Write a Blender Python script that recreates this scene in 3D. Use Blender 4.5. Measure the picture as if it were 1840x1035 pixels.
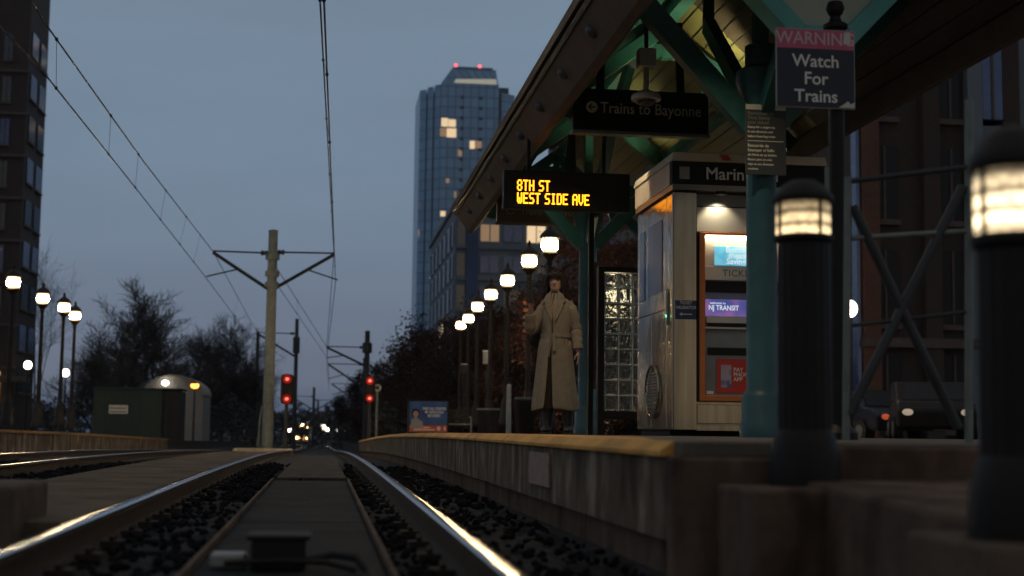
import bpy, math, random
from math import sin, cos, pi, radians, tan, sqrt
from mathutils import Matrix, Vector, noise
random.seed(7)
S = bpy.context.scene
for o in list(bpy.data.objects): bpy.data.objects.remove(o)
COL = S.collection
# ------------------------------------------------------------------ camera
CAM = Vector((.22, 0, .39)); FPX = 1840*50/36
MC = Matrix.Rotation(radians(-7.4957), 3, 'Z') @ Matrix.Rotation(radians(90+5.6904), 3, 'X') @ Matrix.Rotation(radians(.7), 3, 'Z')
cd = bpy.data.cameras.new('camera'); cam = bpy.data.objects.new('camera', cd); COL.objects.link(cam)
cam.matrix_world = Matrix.Translation(CAM) @ MC.to_4x4()
cd.lens = 50; cd.sensor_width = 36; cd.clip_start = .05; cd.clip_end = 4000
cd.dof.use_dof = True; cd.dof.focus_distance = 14.0; cd.dof.aperture_fstop = 1.9
S.camera = cam
# ------------------------------------------------------------------ dusk sky and light
W = bpy.data.worlds.new('World'); S.world = W; W.use_nodes = True
nt = W.node_tree; nt.nodes.clear()
def N(t, **k):
    n = nt.nodes.new(t)
    for a, b in k.items(): setattr(n, a, b)
    return n
out = N('ShaderNodeOutputWorld'); add = N('ShaderNodeAddShader')
sky = N('ShaderNodeTexSky', sky_type='NISHITA', sun_disc=False, sun_elevation=radians(-4), sun_rotation=radians(165))
b1 = N('ShaderNodeBackground'); b1.inputs[1].default_value = .05
nt.links.new(sky.outputs[0], b1.inputs[0])
tc = N('ShaderNodeTexCoord'); sx = N('ShaderNodeSeparateXYZ'); nt.links.new(tc.outputs['Generated'], sx.inputs[0])
cr = N('ShaderNodeValToRGB'); e = cr.color_ramp.elements
e[0].position = 0; e[0].color = (.040, .066, .115, 1); e[1].position = 1; e[1].color = (.185, .178, .172, 1)
for p, c in ((.03, (.128, .150, .200)), (.10, (.138, .176, .238)), (.18, (.148, .202, .272)), (.30, (.156, .215, .284)), (.45, (.165, .200, .235)), (.65, (.19, .188, .19))):
    q = e.new(p); q.color = (*c, 1)
nt.links.new(sx.outputs['Z'], cr.inputs[0])
nz = N('ShaderNodeTexNoise'); nz.inputs['Scale'].default_value = 2.2; nz.inputs['Detail'].default_value = 5
mp = N('ShaderNodeMapping'); mp.inputs['Scale'].default_value = (1, 1, 5); nt.links.new(tc.outputs['Generated'], mp.inputs[0]); nt.links.new(mp.outputs[0], nz.inputs['Vector'])
mr = N('ShaderNodeMapRange'); mr.inputs[1].default_value = .3; mr.inputs[2].default_value = .7; mr.inputs[3].default_value = .88; mr.inputs[4].default_value = 1.10
nt.links.new(nz.outputs[0], mr.inputs[0])
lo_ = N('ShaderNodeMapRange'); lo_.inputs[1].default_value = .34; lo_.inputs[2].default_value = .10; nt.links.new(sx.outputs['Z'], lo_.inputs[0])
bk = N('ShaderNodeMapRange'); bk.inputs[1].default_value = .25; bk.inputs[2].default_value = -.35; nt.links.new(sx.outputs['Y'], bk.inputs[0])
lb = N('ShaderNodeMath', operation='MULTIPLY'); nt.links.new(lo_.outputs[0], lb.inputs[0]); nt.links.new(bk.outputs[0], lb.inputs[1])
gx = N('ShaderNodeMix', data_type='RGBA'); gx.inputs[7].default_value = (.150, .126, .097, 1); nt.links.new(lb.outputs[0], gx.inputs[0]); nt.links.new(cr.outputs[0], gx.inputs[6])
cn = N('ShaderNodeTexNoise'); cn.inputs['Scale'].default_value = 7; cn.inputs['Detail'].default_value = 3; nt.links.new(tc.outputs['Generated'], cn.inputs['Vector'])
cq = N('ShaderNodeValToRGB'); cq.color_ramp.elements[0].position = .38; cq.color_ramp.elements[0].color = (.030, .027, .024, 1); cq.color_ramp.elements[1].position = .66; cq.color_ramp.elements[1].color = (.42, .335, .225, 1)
nt.links.new(cn.outputs[0], cq.inputs[0]); nt.links.new(cq.outputs[0], gx.inputs[7])      # patchy glow added low behind the camera, an unseen city for the steel to reflect
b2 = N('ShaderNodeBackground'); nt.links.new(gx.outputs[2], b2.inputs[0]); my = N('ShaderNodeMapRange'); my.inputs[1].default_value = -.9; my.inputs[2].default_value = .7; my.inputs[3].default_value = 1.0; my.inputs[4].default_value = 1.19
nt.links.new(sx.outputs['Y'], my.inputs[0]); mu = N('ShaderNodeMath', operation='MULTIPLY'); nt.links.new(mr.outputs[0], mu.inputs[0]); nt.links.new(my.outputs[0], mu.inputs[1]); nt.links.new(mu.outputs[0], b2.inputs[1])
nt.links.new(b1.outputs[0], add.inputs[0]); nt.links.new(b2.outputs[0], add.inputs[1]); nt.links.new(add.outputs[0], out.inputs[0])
sl = bpy.data.lights.new('dusk_sun', 'SUN'); sl.energy = .02; sl.angle = radians(30); sl.color = (1, .9, .8)
so = bpy.data.objects.new('dusk_sun', sl); so.rotation_euler = (radians(84), 0, radians(15)); COL.objects.link(so)
S.view_settings.view_transform = 'Standard'; S.view_settings.look = 'None'; S.view_settings.exposure = 0; S.view_settings.gamma = 1
S.cycles.use_denoising = True; S.cycles.max_bounces = 8; S.cycles.sample_clamp_indirect = 4

# ------------------------------------------------------------------ helpers
def P(px, py, y):
    d = MC @ Vector(((px-920)/FPX, (517.5-py)/FPX, -1)); return CAM + d*((y-CAM.y)/d.y)
def zr(y):                      # height of the rail head along the line: the track runs over a crest and down
    z, a = 0., 10.
    if y > 10: z -= .0003*(min(y, 35)-10)**2
    if y > 35: z -= .015*(min(y, 55)-35)
    if y > 55: z -= .0105*(min(y, 300)-55)
    return z
class MB:
    def __init__(s): s.v = []; s.f = []; s.m = []; s.mi = 0
    def add(s, vs, fs):
        b = len(s.v); s.v += [tuple(v) for v in vs]; s.f += [tuple(i+b for i in f) for f in fs]; s.m += [s.mi]*len(fs); return s
    def box(s, x0, x1, y0, y1, z0, z1):
        return s.add([(x0,y0,z0),(x1,y0,z0),(x1,y1,z0),(x0,y1,z0),(x0,y0,z1),(x1,y0,z1),(x1,y1,z1),(x0,y1,z1)],
                     [(0,3,2,1),(4,5,6,7),(0,1,5,4),(1,2,6,5),(2,3,7,6),(3,0,4,7)])
    def beam(s, p0, p1, w, h, up=(0,0,1)):
        p0, p1 = Vector(p0), Vector(p1); d = (p1-p0).normalized(); u = Vector(up)
        if abs(d.dot(u)) > .99: u = Vector((0,1,0))
        r = d.cross(u).normalized()*(w/2); u = r.normalized().cross(d).normalized()*(h/2)
        vs = [p+a*r+b*u for p in (p0,p1) for a,b in ((-1,-1),(1,-1),(1,1),(-1,1))]
        return s.add(vs, [(0,3,2,1),(4,5,6,7),(0,1,5,4),(1,2,6,5),(2,3,7,6),(3,0,4,7)])
    def tube(s, pts, r, n=8, cap=True):
        pts = [Vector(p) for p in pts]; rs = r if isinstance(r, (list,tuple)) else [r]*len(pts); vs = []; fs = []; pu = None
        for i, p in enumerate(pts):
            d = (pts[min(i+1,len(pts)-1)]-pts[max(i-1,0)]).normalized()
            u = pu if pu is not None and abs(d.dot(pu)) < .95 else (Vector((0,0,1)) if abs(d.z) < .9 else Vector((1,0,0)))
            a = d.cross(u).normalized(); b = a.cross(d).normalized(); pu = b
            vs += [p+rs[i]*(cos(2*pi*k/n)*a+sin(2*pi*k/n)*b) for k in range(n)]
        for i in range(len(pts)-1):
            fs += [(i*n+k, i*n+(k+1)%n, (i+1)*n+(k+1)%n, (i+1)*n+k) for k in range(n)]
        if cap: fs += [tuple(range(n))[::-1], tuple(range((len(pts)-1)*n, len(pts)*n))]
        return s.add(vs, fs)
    def lathe(s, prof, c=(0,0,0), n=20, ax='Z', flute=0):
        vs = []; fs = []; m = len(prof)
        for r, z in prof:
            for k in range(n):
                a = 2*pi*k/n; rr = r*(1-(flute if k % 2 else 0))
                q = (rr*cos(a), rr*sin(a), z)
                if ax == 'Y': q = (q[0], -q[2], q[1])
                if ax == 'X': q = (q[2], q[0], q[1])
                vs.append((c[0]+q[0], c[1]+q[1], c[2]+q[2]))
        for i in range(m-1): fs += [(i*n+k, i*n+(k+1)%n, (i+1)*n+(k+1)%n, (i+1)*n+k) for k in range(n)]
        fs += [tuple(range(n))[::-1], tuple(range((m-1)*n, m*n))]
        return s.add(vs, fs)
    def ell(s, c, r, n=12, m=8):
        pr = [(max(1e-4, sin(pi*i/m)), -cos(pi*i/m)) for i in range(m+1)]; vs = []; fs = []
        for a, z in pr: vs += [(c[0]+r[0]*a*cos(2*pi*k/n), c[1]+r[1]*a*sin(2*pi*k/n), c[2]+r[2]*z) for k in range(n)]
        for i in range(m): fs += [(i*n+k, i*n+(k+1)%n, (i+1)*n+(k+1)%n, (i+1)*n+k) for k in range(n)]
        return s.add(vs, fs)
    def prism(s, poly, y0, y1, plane='XZ'):      # polygon extruded along the third axis
        n = len(poly)
        def q(a, b, c): return (a, c, b) if plane == 'XZ' else ((c, a, b) if plane == 'YZ' else (a, b, c))
        vs = [q(a, b, y0) for a, b in poly] + [q(a, b, y1) for a, b in poly]
        fs = [tuple(range(n)), tuple(range(2*n-1, n-1, -1))] + [(k, n+k, n+(k+1)%n, (k+1)%n) for k in range(n)]
        return s.add(vs, fs)
    def sweep(s, sec, ys, zf=zr, closed=True):   # section (x,z) swept along the line
        n = len(sec); vs = []; fs = []
        for y in ys: vs += [(x, y, z+zf(y)) for x, z in sec]
        kk = range(n if closed else n-1)
        for i in range(len(ys)-1): fs += [(i*n+k, (i+1)*n+k, (i+1)*n+(k+1)%n, i*n+(k+1)%n) for k in kk]
        if closed: fs += [tuple(range(n)), tuple(range((len(ys)-1)*n, len(ys)*n))[::-1]]
        return s.add(vs, fs)
    def rot(s, M, a=0):
        s.v[a:] = [tuple(M @ Vector(v)) for v in s.v[a:]]; return s
    def build(s, name, mats, parent=None, loc=(0,0,0), smooth=False, bevel=0, fix=True):
        me = bpy.data.meshes.new(name); me.from_pydata(s.v, [], s.f)
        for m in (mats if isinstance(mats, (list,tuple)) else [mats]): me.materials.append(m)
        if s.mi or any(s.m): me.polygons.foreach_set('material_index', s.m)
        if fix and len(s.f) < 60000:
            import bmesh
            b = bmesh.new(); b.from_mesh(me); bmesh.ops.recalc_face_normals(b, faces=b.faces); b.to_mesh(me); b.free()
        if smooth: me.shade_smooth(); me.set_sharp_from_angle(angle=radians(38))
        me.update(); o = bpy.data.objects.new(name, me); COL.objects.link(o); o.location = loc
        if parent: o.parent = parent
        if bevel:
            md = o.modifiers.new('bevel', 'BEVEL'); md.width = bevel; md.segments = 2; md.limit_method = 'ANGLE'
        return o
def tag(o, label=None, cat=None, group=None, kind=None):
    for k, v in (('label', label), ('category', cat), ('group', group), ('kind', kind)):
        if v: o[k] = v
    return o
def thing(name, label, cat, loc=(0,0,0), rz=0, group=None, kind=None):
    o = bpy.data.objects.new(name, None); o.empty_display_size = .1; COL.objects.link(o)
    o.location = loc; o.rotation_euler = (0,0,rz); return tag(o, label, cat, group, kind)
def dup(o, loc=None, label=None, rz=None, parent=None):
    c = o.copy(); COL.objects.link(c)
    if parent: c.parent = parent
    if loc is not None: c.location = loc
    if rz is not None: c.rotation_euler = (0,0,rz)
    if label: c['label'] = label
    for ch in list(o.children): dup(ch, parent=c)
    return c
def txt(body, size, loc, parent, mat, align='CENTER', bold=0., name='lettering', sx=1, rot=(pi/2,0,0), ex=.0006, sp=1, ls=1):
    cu = bpy.data.curves.new(name, 'FONT'); cu.body = body; cu.size = size; cu.align_x = align; cu.align_y = 'CENTER'
    cu.offset = bold*size; cu.extrude = ex; cu.space_character = sp; cu.space_line = ls; cu.resolution_u = 3
    cu.materials.append(mat); tmp = bpy.data.objects.new(name, cu); COL.objects.link(tmp); dg = bpy.context.evaluated_depsgraph_get()
    me = bpy.data.meshes.new_from_object(tmp.evaluated_get(dg)); bpy.data.objects.remove(tmp); bpy.data.curves.remove(cu)
    o = bpy.data.objects.new(name, me); COL.objects.link(o)
    o.location = loc; o.rotation_euler = rot; o.scale = (sx,1,1); o.parent = parent; return o
# ------------------------------------------------------------------ materials
def mat(name, col, rough=.7, metal=0., nscale=8., amt=.25, bump=.0, stretch=(1,1,1), col2=None, spec=.5, bscale=None, trans=0., rvar=0.):
    m = bpy.data.materials.new(name); m.use_nodes = True; t = m.node_tree; b = t.nodes['Principled BSDF']; L = t.links.new
    tc = t.nodes.new('ShaderNodeTexCoord'); mp = t.nodes.new('ShaderNodeMapping'); mp.inputs['Scale'].default_value = stretch; L(tc.outputs['Object'], mp.inputs[0])
    n = t.nodes.new('ShaderNodeTexNoise'); n.inputs['Scale'].default_value = nscale; n.inputs['Detail'].default_value = 6; n.inputs['Roughness'].default_value = .65; L(mp.outputs[0], n.inputs['Vector'])
    r = t.nodes.new('ShaderNodeValToRGB'); r.color_ramp.elements[0].position = .3; r.color_ramp.elements[1].position = .7
    c2 = col2 or tuple(min(1, c*(1+amt)) for c in col); c1 = tuple(c*(1-amt) for c in col) if not col2 else col
    r.color_ramp.elements[0].color = (*c1, 1); r.color_ramp.elements[1].color = (*c2, 1)
    L(n.outputs[0], r.inputs[0]); L(r.outputs[0], b.inputs['Base Color'])
    b.inputs['Roughness'].default_value = rough; b.inputs['Metallic'].default_value = metal; b.inputs['Specular IOR Level'].default_value = spec
    if trans: b.inputs['Transmission Weight'].default_value = trans
    if rvar:
        q = t.nodes.new('ShaderNodeMapRange'); q.inputs[3].default_value = max(.02, rough-rvar); q.inputs[4].default_value = rough+rvar; L(n.outputs[0], q.inputs[0]); L(q.outputs[0], b.inputs['Roughness'])
    if bump:
        bp = t.nodes.new('ShaderNodeBump'); bp.inputs['Strength'].default_value = bump; bp.inputs['Distance'].default_value = .02
        n2 = n
        if bscale: n2 = t.nodes.new('ShaderNodeTexNoise'); n2.inputs['Scale'].default_value = bscale; n2.inputs['Detail'].default_value = 3; L(mp.outputs[0], n2.inputs['Vector'])
        L(n2.outputs[0], bp.inputs['Height']); L(bp.outputs[0], b.inputs['Normal'])
    return m
def emit(name, col, st, pattern=None):
    m = bpy.data.materials.new(name); m.use_nodes = True; t = m.node_tree; b = t.nodes['Principled BSDF']; L = t.links.new
    b.inputs['Base Color'].default_value = (*[c*.3 for c in col], 1); b.inputs['Emission Color'].default_value = (*col, 1); b.inputs['Emission Strength'].default_value = st; b.inputs['Roughness'].default_value = .4
    tc = t.nodes.new('ShaderNodeTexCoord'); n = t.nodes.new('ShaderNodeTexNoise'); n.inputs['Scale'].default_value = 6; L(tc.outputs['Object'], n.inputs['Vector'])
    q = t.nodes.new('ShaderNodeMapRange'); q.inputs[3].default_value = st*.75; q.inputs[4].default_value = st*1.25; L(n.outputs[0], q.inputs[0]); L(q.outputs[0], b.inputs['Emission Strength'])
    if pattern == 'bulb':
        sp_ = t.nodes.new('ShaderNodeSeparateXYZ'); L(tc.outputs['Generated'], sp_.inputs[0]); rp = t.nodes.new('ShaderNodeValToRGB'); el = rp.color_ramp.elements
        el[0].position = 0; el[0].color = (.004,.004,.004,1); el[1].position = 1; el[1].color = (.005,.005,.005,1)
        for a_, b_ in ((.2,.008),(.45,1.),(.72,.03)): q_ = el.new(a_); q_.color = (b_,b_,b_,1)
        L(sp_.outputs['Z'], rp.inputs[0]); x_ = t.nodes.new('ShaderNodeMath'); x_.operation = 'MULTIPLY'; x_.inputs[1].default_value = st; L(rp.outputs[0], x_.inputs[0]); L(x_.outputs[0], b.inputs['Emission Strength'])
    if pattern == 'louvre':     # prismatic lens: stacked bands of small facets
        w = t.nodes.new('ShaderNodeTexWave'); w.bands_direction = 'Z'; w.inputs['Scale'].default_value = 7.; w.inputs['Distortion'].default_value = 0; L(tc.outputs['Object'], w.inputs['Vector'])
        v = t.nodes.new('ShaderNodeTexVoronoi'); v.inputs['Scale'].default_value = 60; L(tc.outputs['Object'], v.inputs['Vector'])
        a = t.nodes.new('ShaderNodeMapRange'); a.inputs[1].default_value = .05; a.inputs[2].default_value = .7; a.inputs[3].default_value = .25; a.inputs[4].default_value = 1; L(w.outputs['Fac'], a.inputs[0])
        c = t.nodes.new('ShaderNodeMapRange'); c.inputs[1].default_value = 0; c.inputs[2].default_value = .9; c.inputs[3].default_value = 1.15; c.inputs[4].default_value = .45; L(v.outputs['Distance'], c.inputs[0])
        x = t.nodes.new('ShaderNodeMath'); x.operation = 'MULTIPLY'; L(a.outputs[0], x.inputs[0]); L(c.outputs[0], x.inputs[1])
        y = t.nodes.new('ShaderNodeMath'); y.operation = 'MULTIPLY'; y.inputs[1].default_value = st; L(x.outputs[0], y.inputs[0])
        sp_ = t.nodes.new('ShaderNodeSeparateXYZ'); L(tc.outputs['Generated'], sp_.inputs[0]); g_ = t.nodes.new('ShaderNodeMapRange'); g_.inputs[1].default_value = .25; g_.inputs[2].default_value = .85; g_.inputs[3].default_value = 1.35; g_.inputs[4].default_value = .12; L(sp_.outputs['Z'], g_.inputs[0])
        u_ = t.nodes.new('ShaderNodeMath'); u_.operation = 'MULTIPLY'; L(y.outputs[0], u_.inputs[0]); L(g_.outputs[0], u_.inputs[1]); L(u_.outputs[0], b.inputs['Emission Strength'])
    return m
def brick(name, c1, c2, mortar, scale=1., rough=.85):
    m = bpy.data.materials.new(name); m.use_nodes = True; t = m.node_tree; b = t.nodes['Principled BSDF']; L = t.links.new
    tc = t.nodes.new('ShaderNodeTexCoord'); s = t.nodes.new('ShaderNodeSeparateXYZ'); L(tc.outputs['Object'], s.inputs[0])
    a = t.nodes.new('ShaderNodeMath'); L(s.outputs[0], a.inputs[0]); L(s.outputs[1], a.inputs[1])
    c = t.nodes.new('ShaderNodeCombineXYZ'); L(a.outputs[0], c.inputs[0]); L(s.outputs[2], c.inputs[1])
    k = t.nodes.new('ShaderNodeTexBrick'); k.inputs['Scale'].default_value = scale; k.inputs['Color1'].default_value = (*c1,1); k.inputs['Color2'].default_value = (*c2,1); k.inputs['Mortar'].default_value = (*mortar,1)
    k.inputs['Mortar Size'].default_value = .012; L(c.outputs[0], k.inputs['Vector'])
    n = t.nodes.new('ShaderNodeTexNoise'); n.inputs['Scale'].default_value = .8; n.inputs['Detail'].default_value = 5; L(tc.outputs['Object'], n.inputs['Vector'])
    x = t.nodes.new('ShaderNodeMix'); x.data_type = 'RGBA'; x.blend_type = 'MULTIPLY'; x.inputs['Factor'].default_value = .6; L(k.outputs[0], x.inputs[6]); L(n.outputs[1], x.inputs[7]); L(x.outputs[2], b.inputs['Base Color'])
    b.inputs['Roughness'].default_value = rough; return m
def curtain(name, col, sx=1.5, sz=3.2, frame=(.02,.03,.05), rough=.12):
    m = bpy.data.materials.new(name); m.use_nodes = True; t = m.node_tree; b = t.nodes['Principled BSDF']; L = t.links.new
    tc = t.nodes.new('ShaderNodeTexCoord'); s = t.nodes.new('ShaderNodeSeparateXYZ'); L(tc.outputs['Object'], s.inputs[0])
    a = t.nodes.new('ShaderNodeMath'); L(s.outputs[0], a.inputs[0]); L(s.outputs[1], a.inputs[1])
    c = t.nodes.new('ShaderNodeCombineXYZ'); L(a.outputs[0], c.inputs[0]); L(s.outputs[2], c.inputs[1])
    k = t.nodes.new('ShaderNodeTexBrick'); k.offset = 0; k.inputs['Scale'].default_value = 1; k.inputs['Brick Width'].default_value = sx; k.inputs['Row Height'].default_value = sz; k.inputs['Mortar Size'].default_value = .24; k.inputs['Mortar Smooth'].default_value = .3
    k.inputs['Color1'].default_value = (*col,1); k.inputs['Color2'].default_value = (*[q*.75 for q in col],1); k.inputs['Mortar'].default_value = (*frame,1); L(c.outputs[0], k.inputs['Vector'])
    L(k.outputs[0], b.inputs['Base Color']); b.inputs['Roughness'].default_value = rough; b.inputs['Specular IOR Level'].default_value = .8; b.inputs['Metallic'].default_value = .35
    n = t.nodes.new('ShaderNodeTexNoise'); n.inputs['Scale'].default_value = .25; L(tc.outputs['Object'], n.inputs['Vector']); bp = t.nodes.new('ShaderNodeBump'); bp.inputs['Strength'].default_value = .15; L(n.outputs[0], bp.inputs['Height']); L(bp.outputs[0], b.inputs['Normal'])
    return m
def picture(name, cols, scale=6., st=0.):
    m = bpy.data.materials.new(name); m.use_nodes = True; t = m.node_tree; b = t.nodes['Principled BSDF']; L = t.links.new
    tc = t.nodes.new('ShaderNodeTexCoord'); n = t.nodes.new('ShaderNodeTexNoise'); n.inputs['Scale'].default_value = scale; n.inputs['Detail'].default_value = 1; L(tc.outputs['Object'], n.inputs['Vector'])
    r = t.nodes.new('ShaderNodeValToRGB'); els = r.color_ramp.elements; els[0].position = .3; els[0].color = (*cols[0],1); els[1].position = .7; els[1].color = (*cols[-1],1)
    for i, c in enumerate(cols[1:-1]): q = els.new(.3+.4*(i+1)/(len(cols)-1)); q.color = (*c,1)
    L(n.outputs[0], r.inputs[0]); L(r.outputs[0], b.inputs['Base Color'])
    if st: L(r.outputs[0], b.inputs['Emission Color']); b.inputs['Emission Strength'].default_value = st
    b.inputs['Roughness'].default_value = .35; return m
def stained(name, c1, c2, streak):   # concrete with rain and lime streaks
    m = mat(name, c1, .9, 0, 2.5, .2, .35, (1,1,1), c2, .15, 18); t = m.node_tree; L = t.links.new; b = t.nodes['Principled BSDF']
    src = b.inputs['Base Color'].links[0].from_socket
    tc = t.nodes['Texture Coordinate']; mp = t.nodes.new('ShaderNodeMapping'); mp.inputs['Scale'].default_value = (3.0, 3.0, 1.3); L(tc.outputs['Object'], mp.inputs[0])
    n = t.nodes.new('ShaderNodeTexNoise'); n.inputs['Scale'].default_value = 1.6; n.inputs['Detail'].default_value = 4; L(mp.outputs[0], n.inputs['Vector'])
    r = t.nodes.new('ShaderNodeMapRange'); r.inputs[1].default_value = .53; r.inputs[2].default_value = .68; r.inputs[4].default_value = .75; L(n.outputs[0], r.inputs[0])
    x = t.nodes.new('ShaderNodeMix'); x.data_type = 'RGBA'; L(r.outputs[0], x.inputs['Factor']); L(src, x.inputs[6]); x.inputs[7].default_value = (*streak,1)
    r2 = t.nodes.new('ShaderNodeMapRange'); r2.inputs[1].default_value = .47; r2.inputs[2].default_value = .33; r2.inputs[4].default_value = .7; L(n.outputs[0], r2.inputs[0])
    x2 = t.nodes.new('ShaderNodeMix'); x2.data_type = 'RGBA'; L(r2.outputs[0], x2.inputs['Factor']); L(x.outputs[2], x2.inputs[6]); x2.inputs[7].default_value = (*[c*.35 for c in c1],1)
    L(x2.outputs[2], b.inputs['Base Color']); return m
M = {}
M['ballast'] = mat('ballast_ground', (.016,.0155,.016), .95, 0, 14, .5, .8, bscale=26)
M['stone'] = mat('ballast_stone', (.013,.014,.016), .95, 0, 9, .6, .3, col2=(.006,.006,.008), spec=.1)
M['plaza'] = mat('plaza_paving', (.06,.057,.054), .85, 0, 3, .3, .2)
M['panel'] = mat('track_panel', (.017,.019,.021), .85, 0, 2.6, .6, .3, bscale=14, spec=.12)
M['apron'] = mat('apron_concrete', (.135,.102,.072), .9, 0, 1.8, .4, .3, bscale=40, spec=.1)
M['wall'] = stained('stained_wall', (.105,.080,.056), (.165,.130,.095), (.36,.31,.25))
M['footing'] = mat('footing_concrete', (.12,.088,.068), .9, 0, 3, .4, .3, bscale=22, spec=.15)
M['brownblock'] = stained('brown_concrete', (.095,.062,.047), (.145,.098,.075), (.19,.14,.11))
M['tan'] = mat('pale_footing', (.46,.36,.23), .9, 0, 5, .2, .2)
M['yellow'] = mat('tactile_yellow', (.62,.315,.065), .75, 0, 3, .35, .5, bscale=60)
M['paving'] = mat('platform_paving', (.13,.110,.092), .85, 0, 3, .35, .15, spec=.15)
M['rail'] = mat('polished_rail', (.50,.49,.47), .16, 1, 30, .15, .06, (1,.15,1), bscale=9, rvar=.05)
M['rust'] = mat('rusty_rail_side', (.036,.022,.014), .8, .2, 12, .4, .3)
M['black'] = mat('black_paint', (.013,.011,.010), .55, 0, 10, .3, .08, spec=.25)
M['blackm'] = mat('black_matt', (.008,.008,.009), .75, 0, 10, .3)
M['pole'] = mat('galvanised_pole', (.165,.19,.175), .55, .35, 5, .25, .1)
M['darkpole'] = mat('weathered_pole', (.035,.038,.042), .6, .2, 5, .3, .1)
M['wire'] = mat('wire_metal', (.02,.021,.023), .6, .5, 10, .2)
M['teal'] = mat('teal_paint', (.019,.100,.096), .42, 0, 4, .2, .06)
M['tealblue'] = mat('blue_teal_paint', (.017,.070,.088), .45, 0, 3, .25, .08)
M['turquoise'] = mat('turquoise_trim', (.11,.43,.40), .5, 0, 4, .15, .05)
M['cream'] = mat('pale_panel', (.50,.54,.46), .7, 0, 3, .1, .05)
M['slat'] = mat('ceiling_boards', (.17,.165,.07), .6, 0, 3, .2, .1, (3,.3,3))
M['brown'] = mat('brown_fascia', (.115,.088,.070), .75, 0, 2.5, .25, .12)
M['dome'] = mat('grey_dome', (.10,.105,.115), .5, .2, 6, .25)
M['metalroof'] = mat('roof_metal', (.10,.11,.12), .5, .5, 3, .2)
M['steel'] = mat('brushed_steel', (.21,.19,.15), .17, 1, 3, .3, .02, (5,5,.2), col2=(.40,.36,.29), bscale=.8, rvar=.05)
def brushed(m, a, rot):
    t = m.node_tree; b = t.nodes['Principled BSDF']; b.inputs['Anisotropic'].default_value = a; b.inputs['Anisotropic Rotation'].default_value = rot
    g = t.nodes.new('ShaderNodeTangent'); g.direction_type = 'RADIAL'; g.axis = 'Z'; t.links.new(g.outputs[0], b.inputs['Tangent'])
brushed(M['steel'], .85, 0)
M['steelwavy'] = mat('dented_steel', (.52,.49,.42), .2, 1, 3, .1, .35, (1,1,1), bscale=5, rvar=.06)
M['steeldark'] = mat('steel_edge', (.2,.2,.19), .4, 1, 3, .1)
M['beige'] = mat('beige_hood', (.60,.52,.40), .55, 0, 3, .15)
M['orange'] = mat('orange_frame', (.52,.155,.035), .5, 0, 4, .15)
M['machine'] = mat('machine_grey', (.20,.22,.22), .5, .2, 3, .15, .04)
M['machinelight'] = mat('machine_light', (.58,.56,.50), .5, .2, 3, .12)
M['navy'] = mat('navy_sign', (.010,.028,.10), .4, 0, 4, .1)
M['bluepane'] = mat('blue_poster', (.04,.10,.24), .3, 0, 4, .2)
M['white'] = mat('white_letter', (.78,.77,.72), .6, 0, 5, .05)
M['dimwhite'] = mat('worn_letter', (.72,.68,.56), .6, 0, 5, .15)
M['greytext'] = mat('grey_letter', (.20,.20,.18), .6, 0, 5, .15)
M['red'] = mat('red_sticker', (.50,.035,.02), .45, 0, 4, .1)
M['pink'] = mat('faded_pink', (.56,.10,.20), .6, 0, 5, .12)
M['greyplate'] = mat('grey_plate', (.30,.30,.29), .45, .5, 4, .15)
M['coat'] = mat('beige_wool', (.27,.225,.17), .95, 0, 14, .14, .12, spec=.1)
M['coatdark'] = mat('coat_lining', (.05,.036,.028), .95, 0, 30, .2, spec=.1)
M['skin'] = mat('skin', (.46,.27,.20), .55, 0, 10, .06)
M['hair'] = mat('dark_hair', (.026,.019,.016), .6, 0, 40, .4, .3, (6,6,.6), spec=.2)
M['lips'] = mat('lips', (.28,.09,.08), .5, 0, 10, .05)
M['eye'] = mat('dark_eye', (.02,.015,.012), .2, 0, 10, .05)
M['boot'] = mat('boot_leather', (.03,.026,.024), .5, 0, 10, .2)
M['denim'] = mat('dark_stocking', (.05,.04,.04), .8, 0, 10, .2)
M['bark'] = mat('bark', (.030,.024,.022), .95, 0, 6, .3)
M['leaf'] = mat('autumn_leaf', (.022,.012,.009), .9, 0, 1.2, .5, 0, col2=(.040,.020,.013), spec=.1)
M['leafdark'] = mat('dark_leaf', (.018,.020,.020), .9, 0, 1.5, .5)
M['darkgreen'] = mat('green_cabinet', (.006,.026,.019), .6, 0, 3, .2)
M['whitewall'] = mat('white_cladding', (.22,.22,.21), .7, 0, 2, .1)
M['brickdark'] = brick('dark_brick', (.060,.042,.040), (.045,.034,.034), (.05,.045,.045), 4)
M['brickred'] = brick('red_brick', (.16,.07,.045), (.12,.055,.04), (.10,.08,.07), 4)
M['ledge'] = mat('stone_ledge', (.085,.065,.062), .9, 0, 4, .2)
M['winglass'] = mat('window_glass', (.02,.03,.05), .08, 0, 2, .3, .08, spec=1.)
M['darkwin'] = mat('dark_window_glass', (.008,.010,.016), .4, 0, 2, .3, 0, spec=.25)
M['bluewin'] = mat('blue_glass', (.03,.07,.20), .15, .2, 2, .3, .08, spec=1.)
M['towerglass'] = curtain('tower_glass', (.15,.31,.53), 2.4, 3.2, (.06,.13,.26), .3)
M['towerdark'] = mat('tower_recess', (.012,.024,.05), .4, 0, .3, .3)
M['midwall'] = mat('pale_cladding', (.115,.15,.19), .7, 0, .5, .15)
M['midblue'] = mat('blue_cladding', (.022,.055,.14), .6, 0, .5, .15)
M['lit'] = emit('lit_room', (1.,.72,.42), .85)
M['litdim'] = emit('dim_room', (1.,.62,.35), .22)
M['crownlit'] = emit('lit_crown', (.75,.72,.55), .35)
M['lamp'] = emit('lamp_glass', (1.,.67,.34), 420, 'bulb')
M['lampsmall'] = emit('white_lamp', (1.,.86,.70), 14)
M['orangelamp'] = emit('orange_lamp', (1.,.30,.04), 6)
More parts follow.
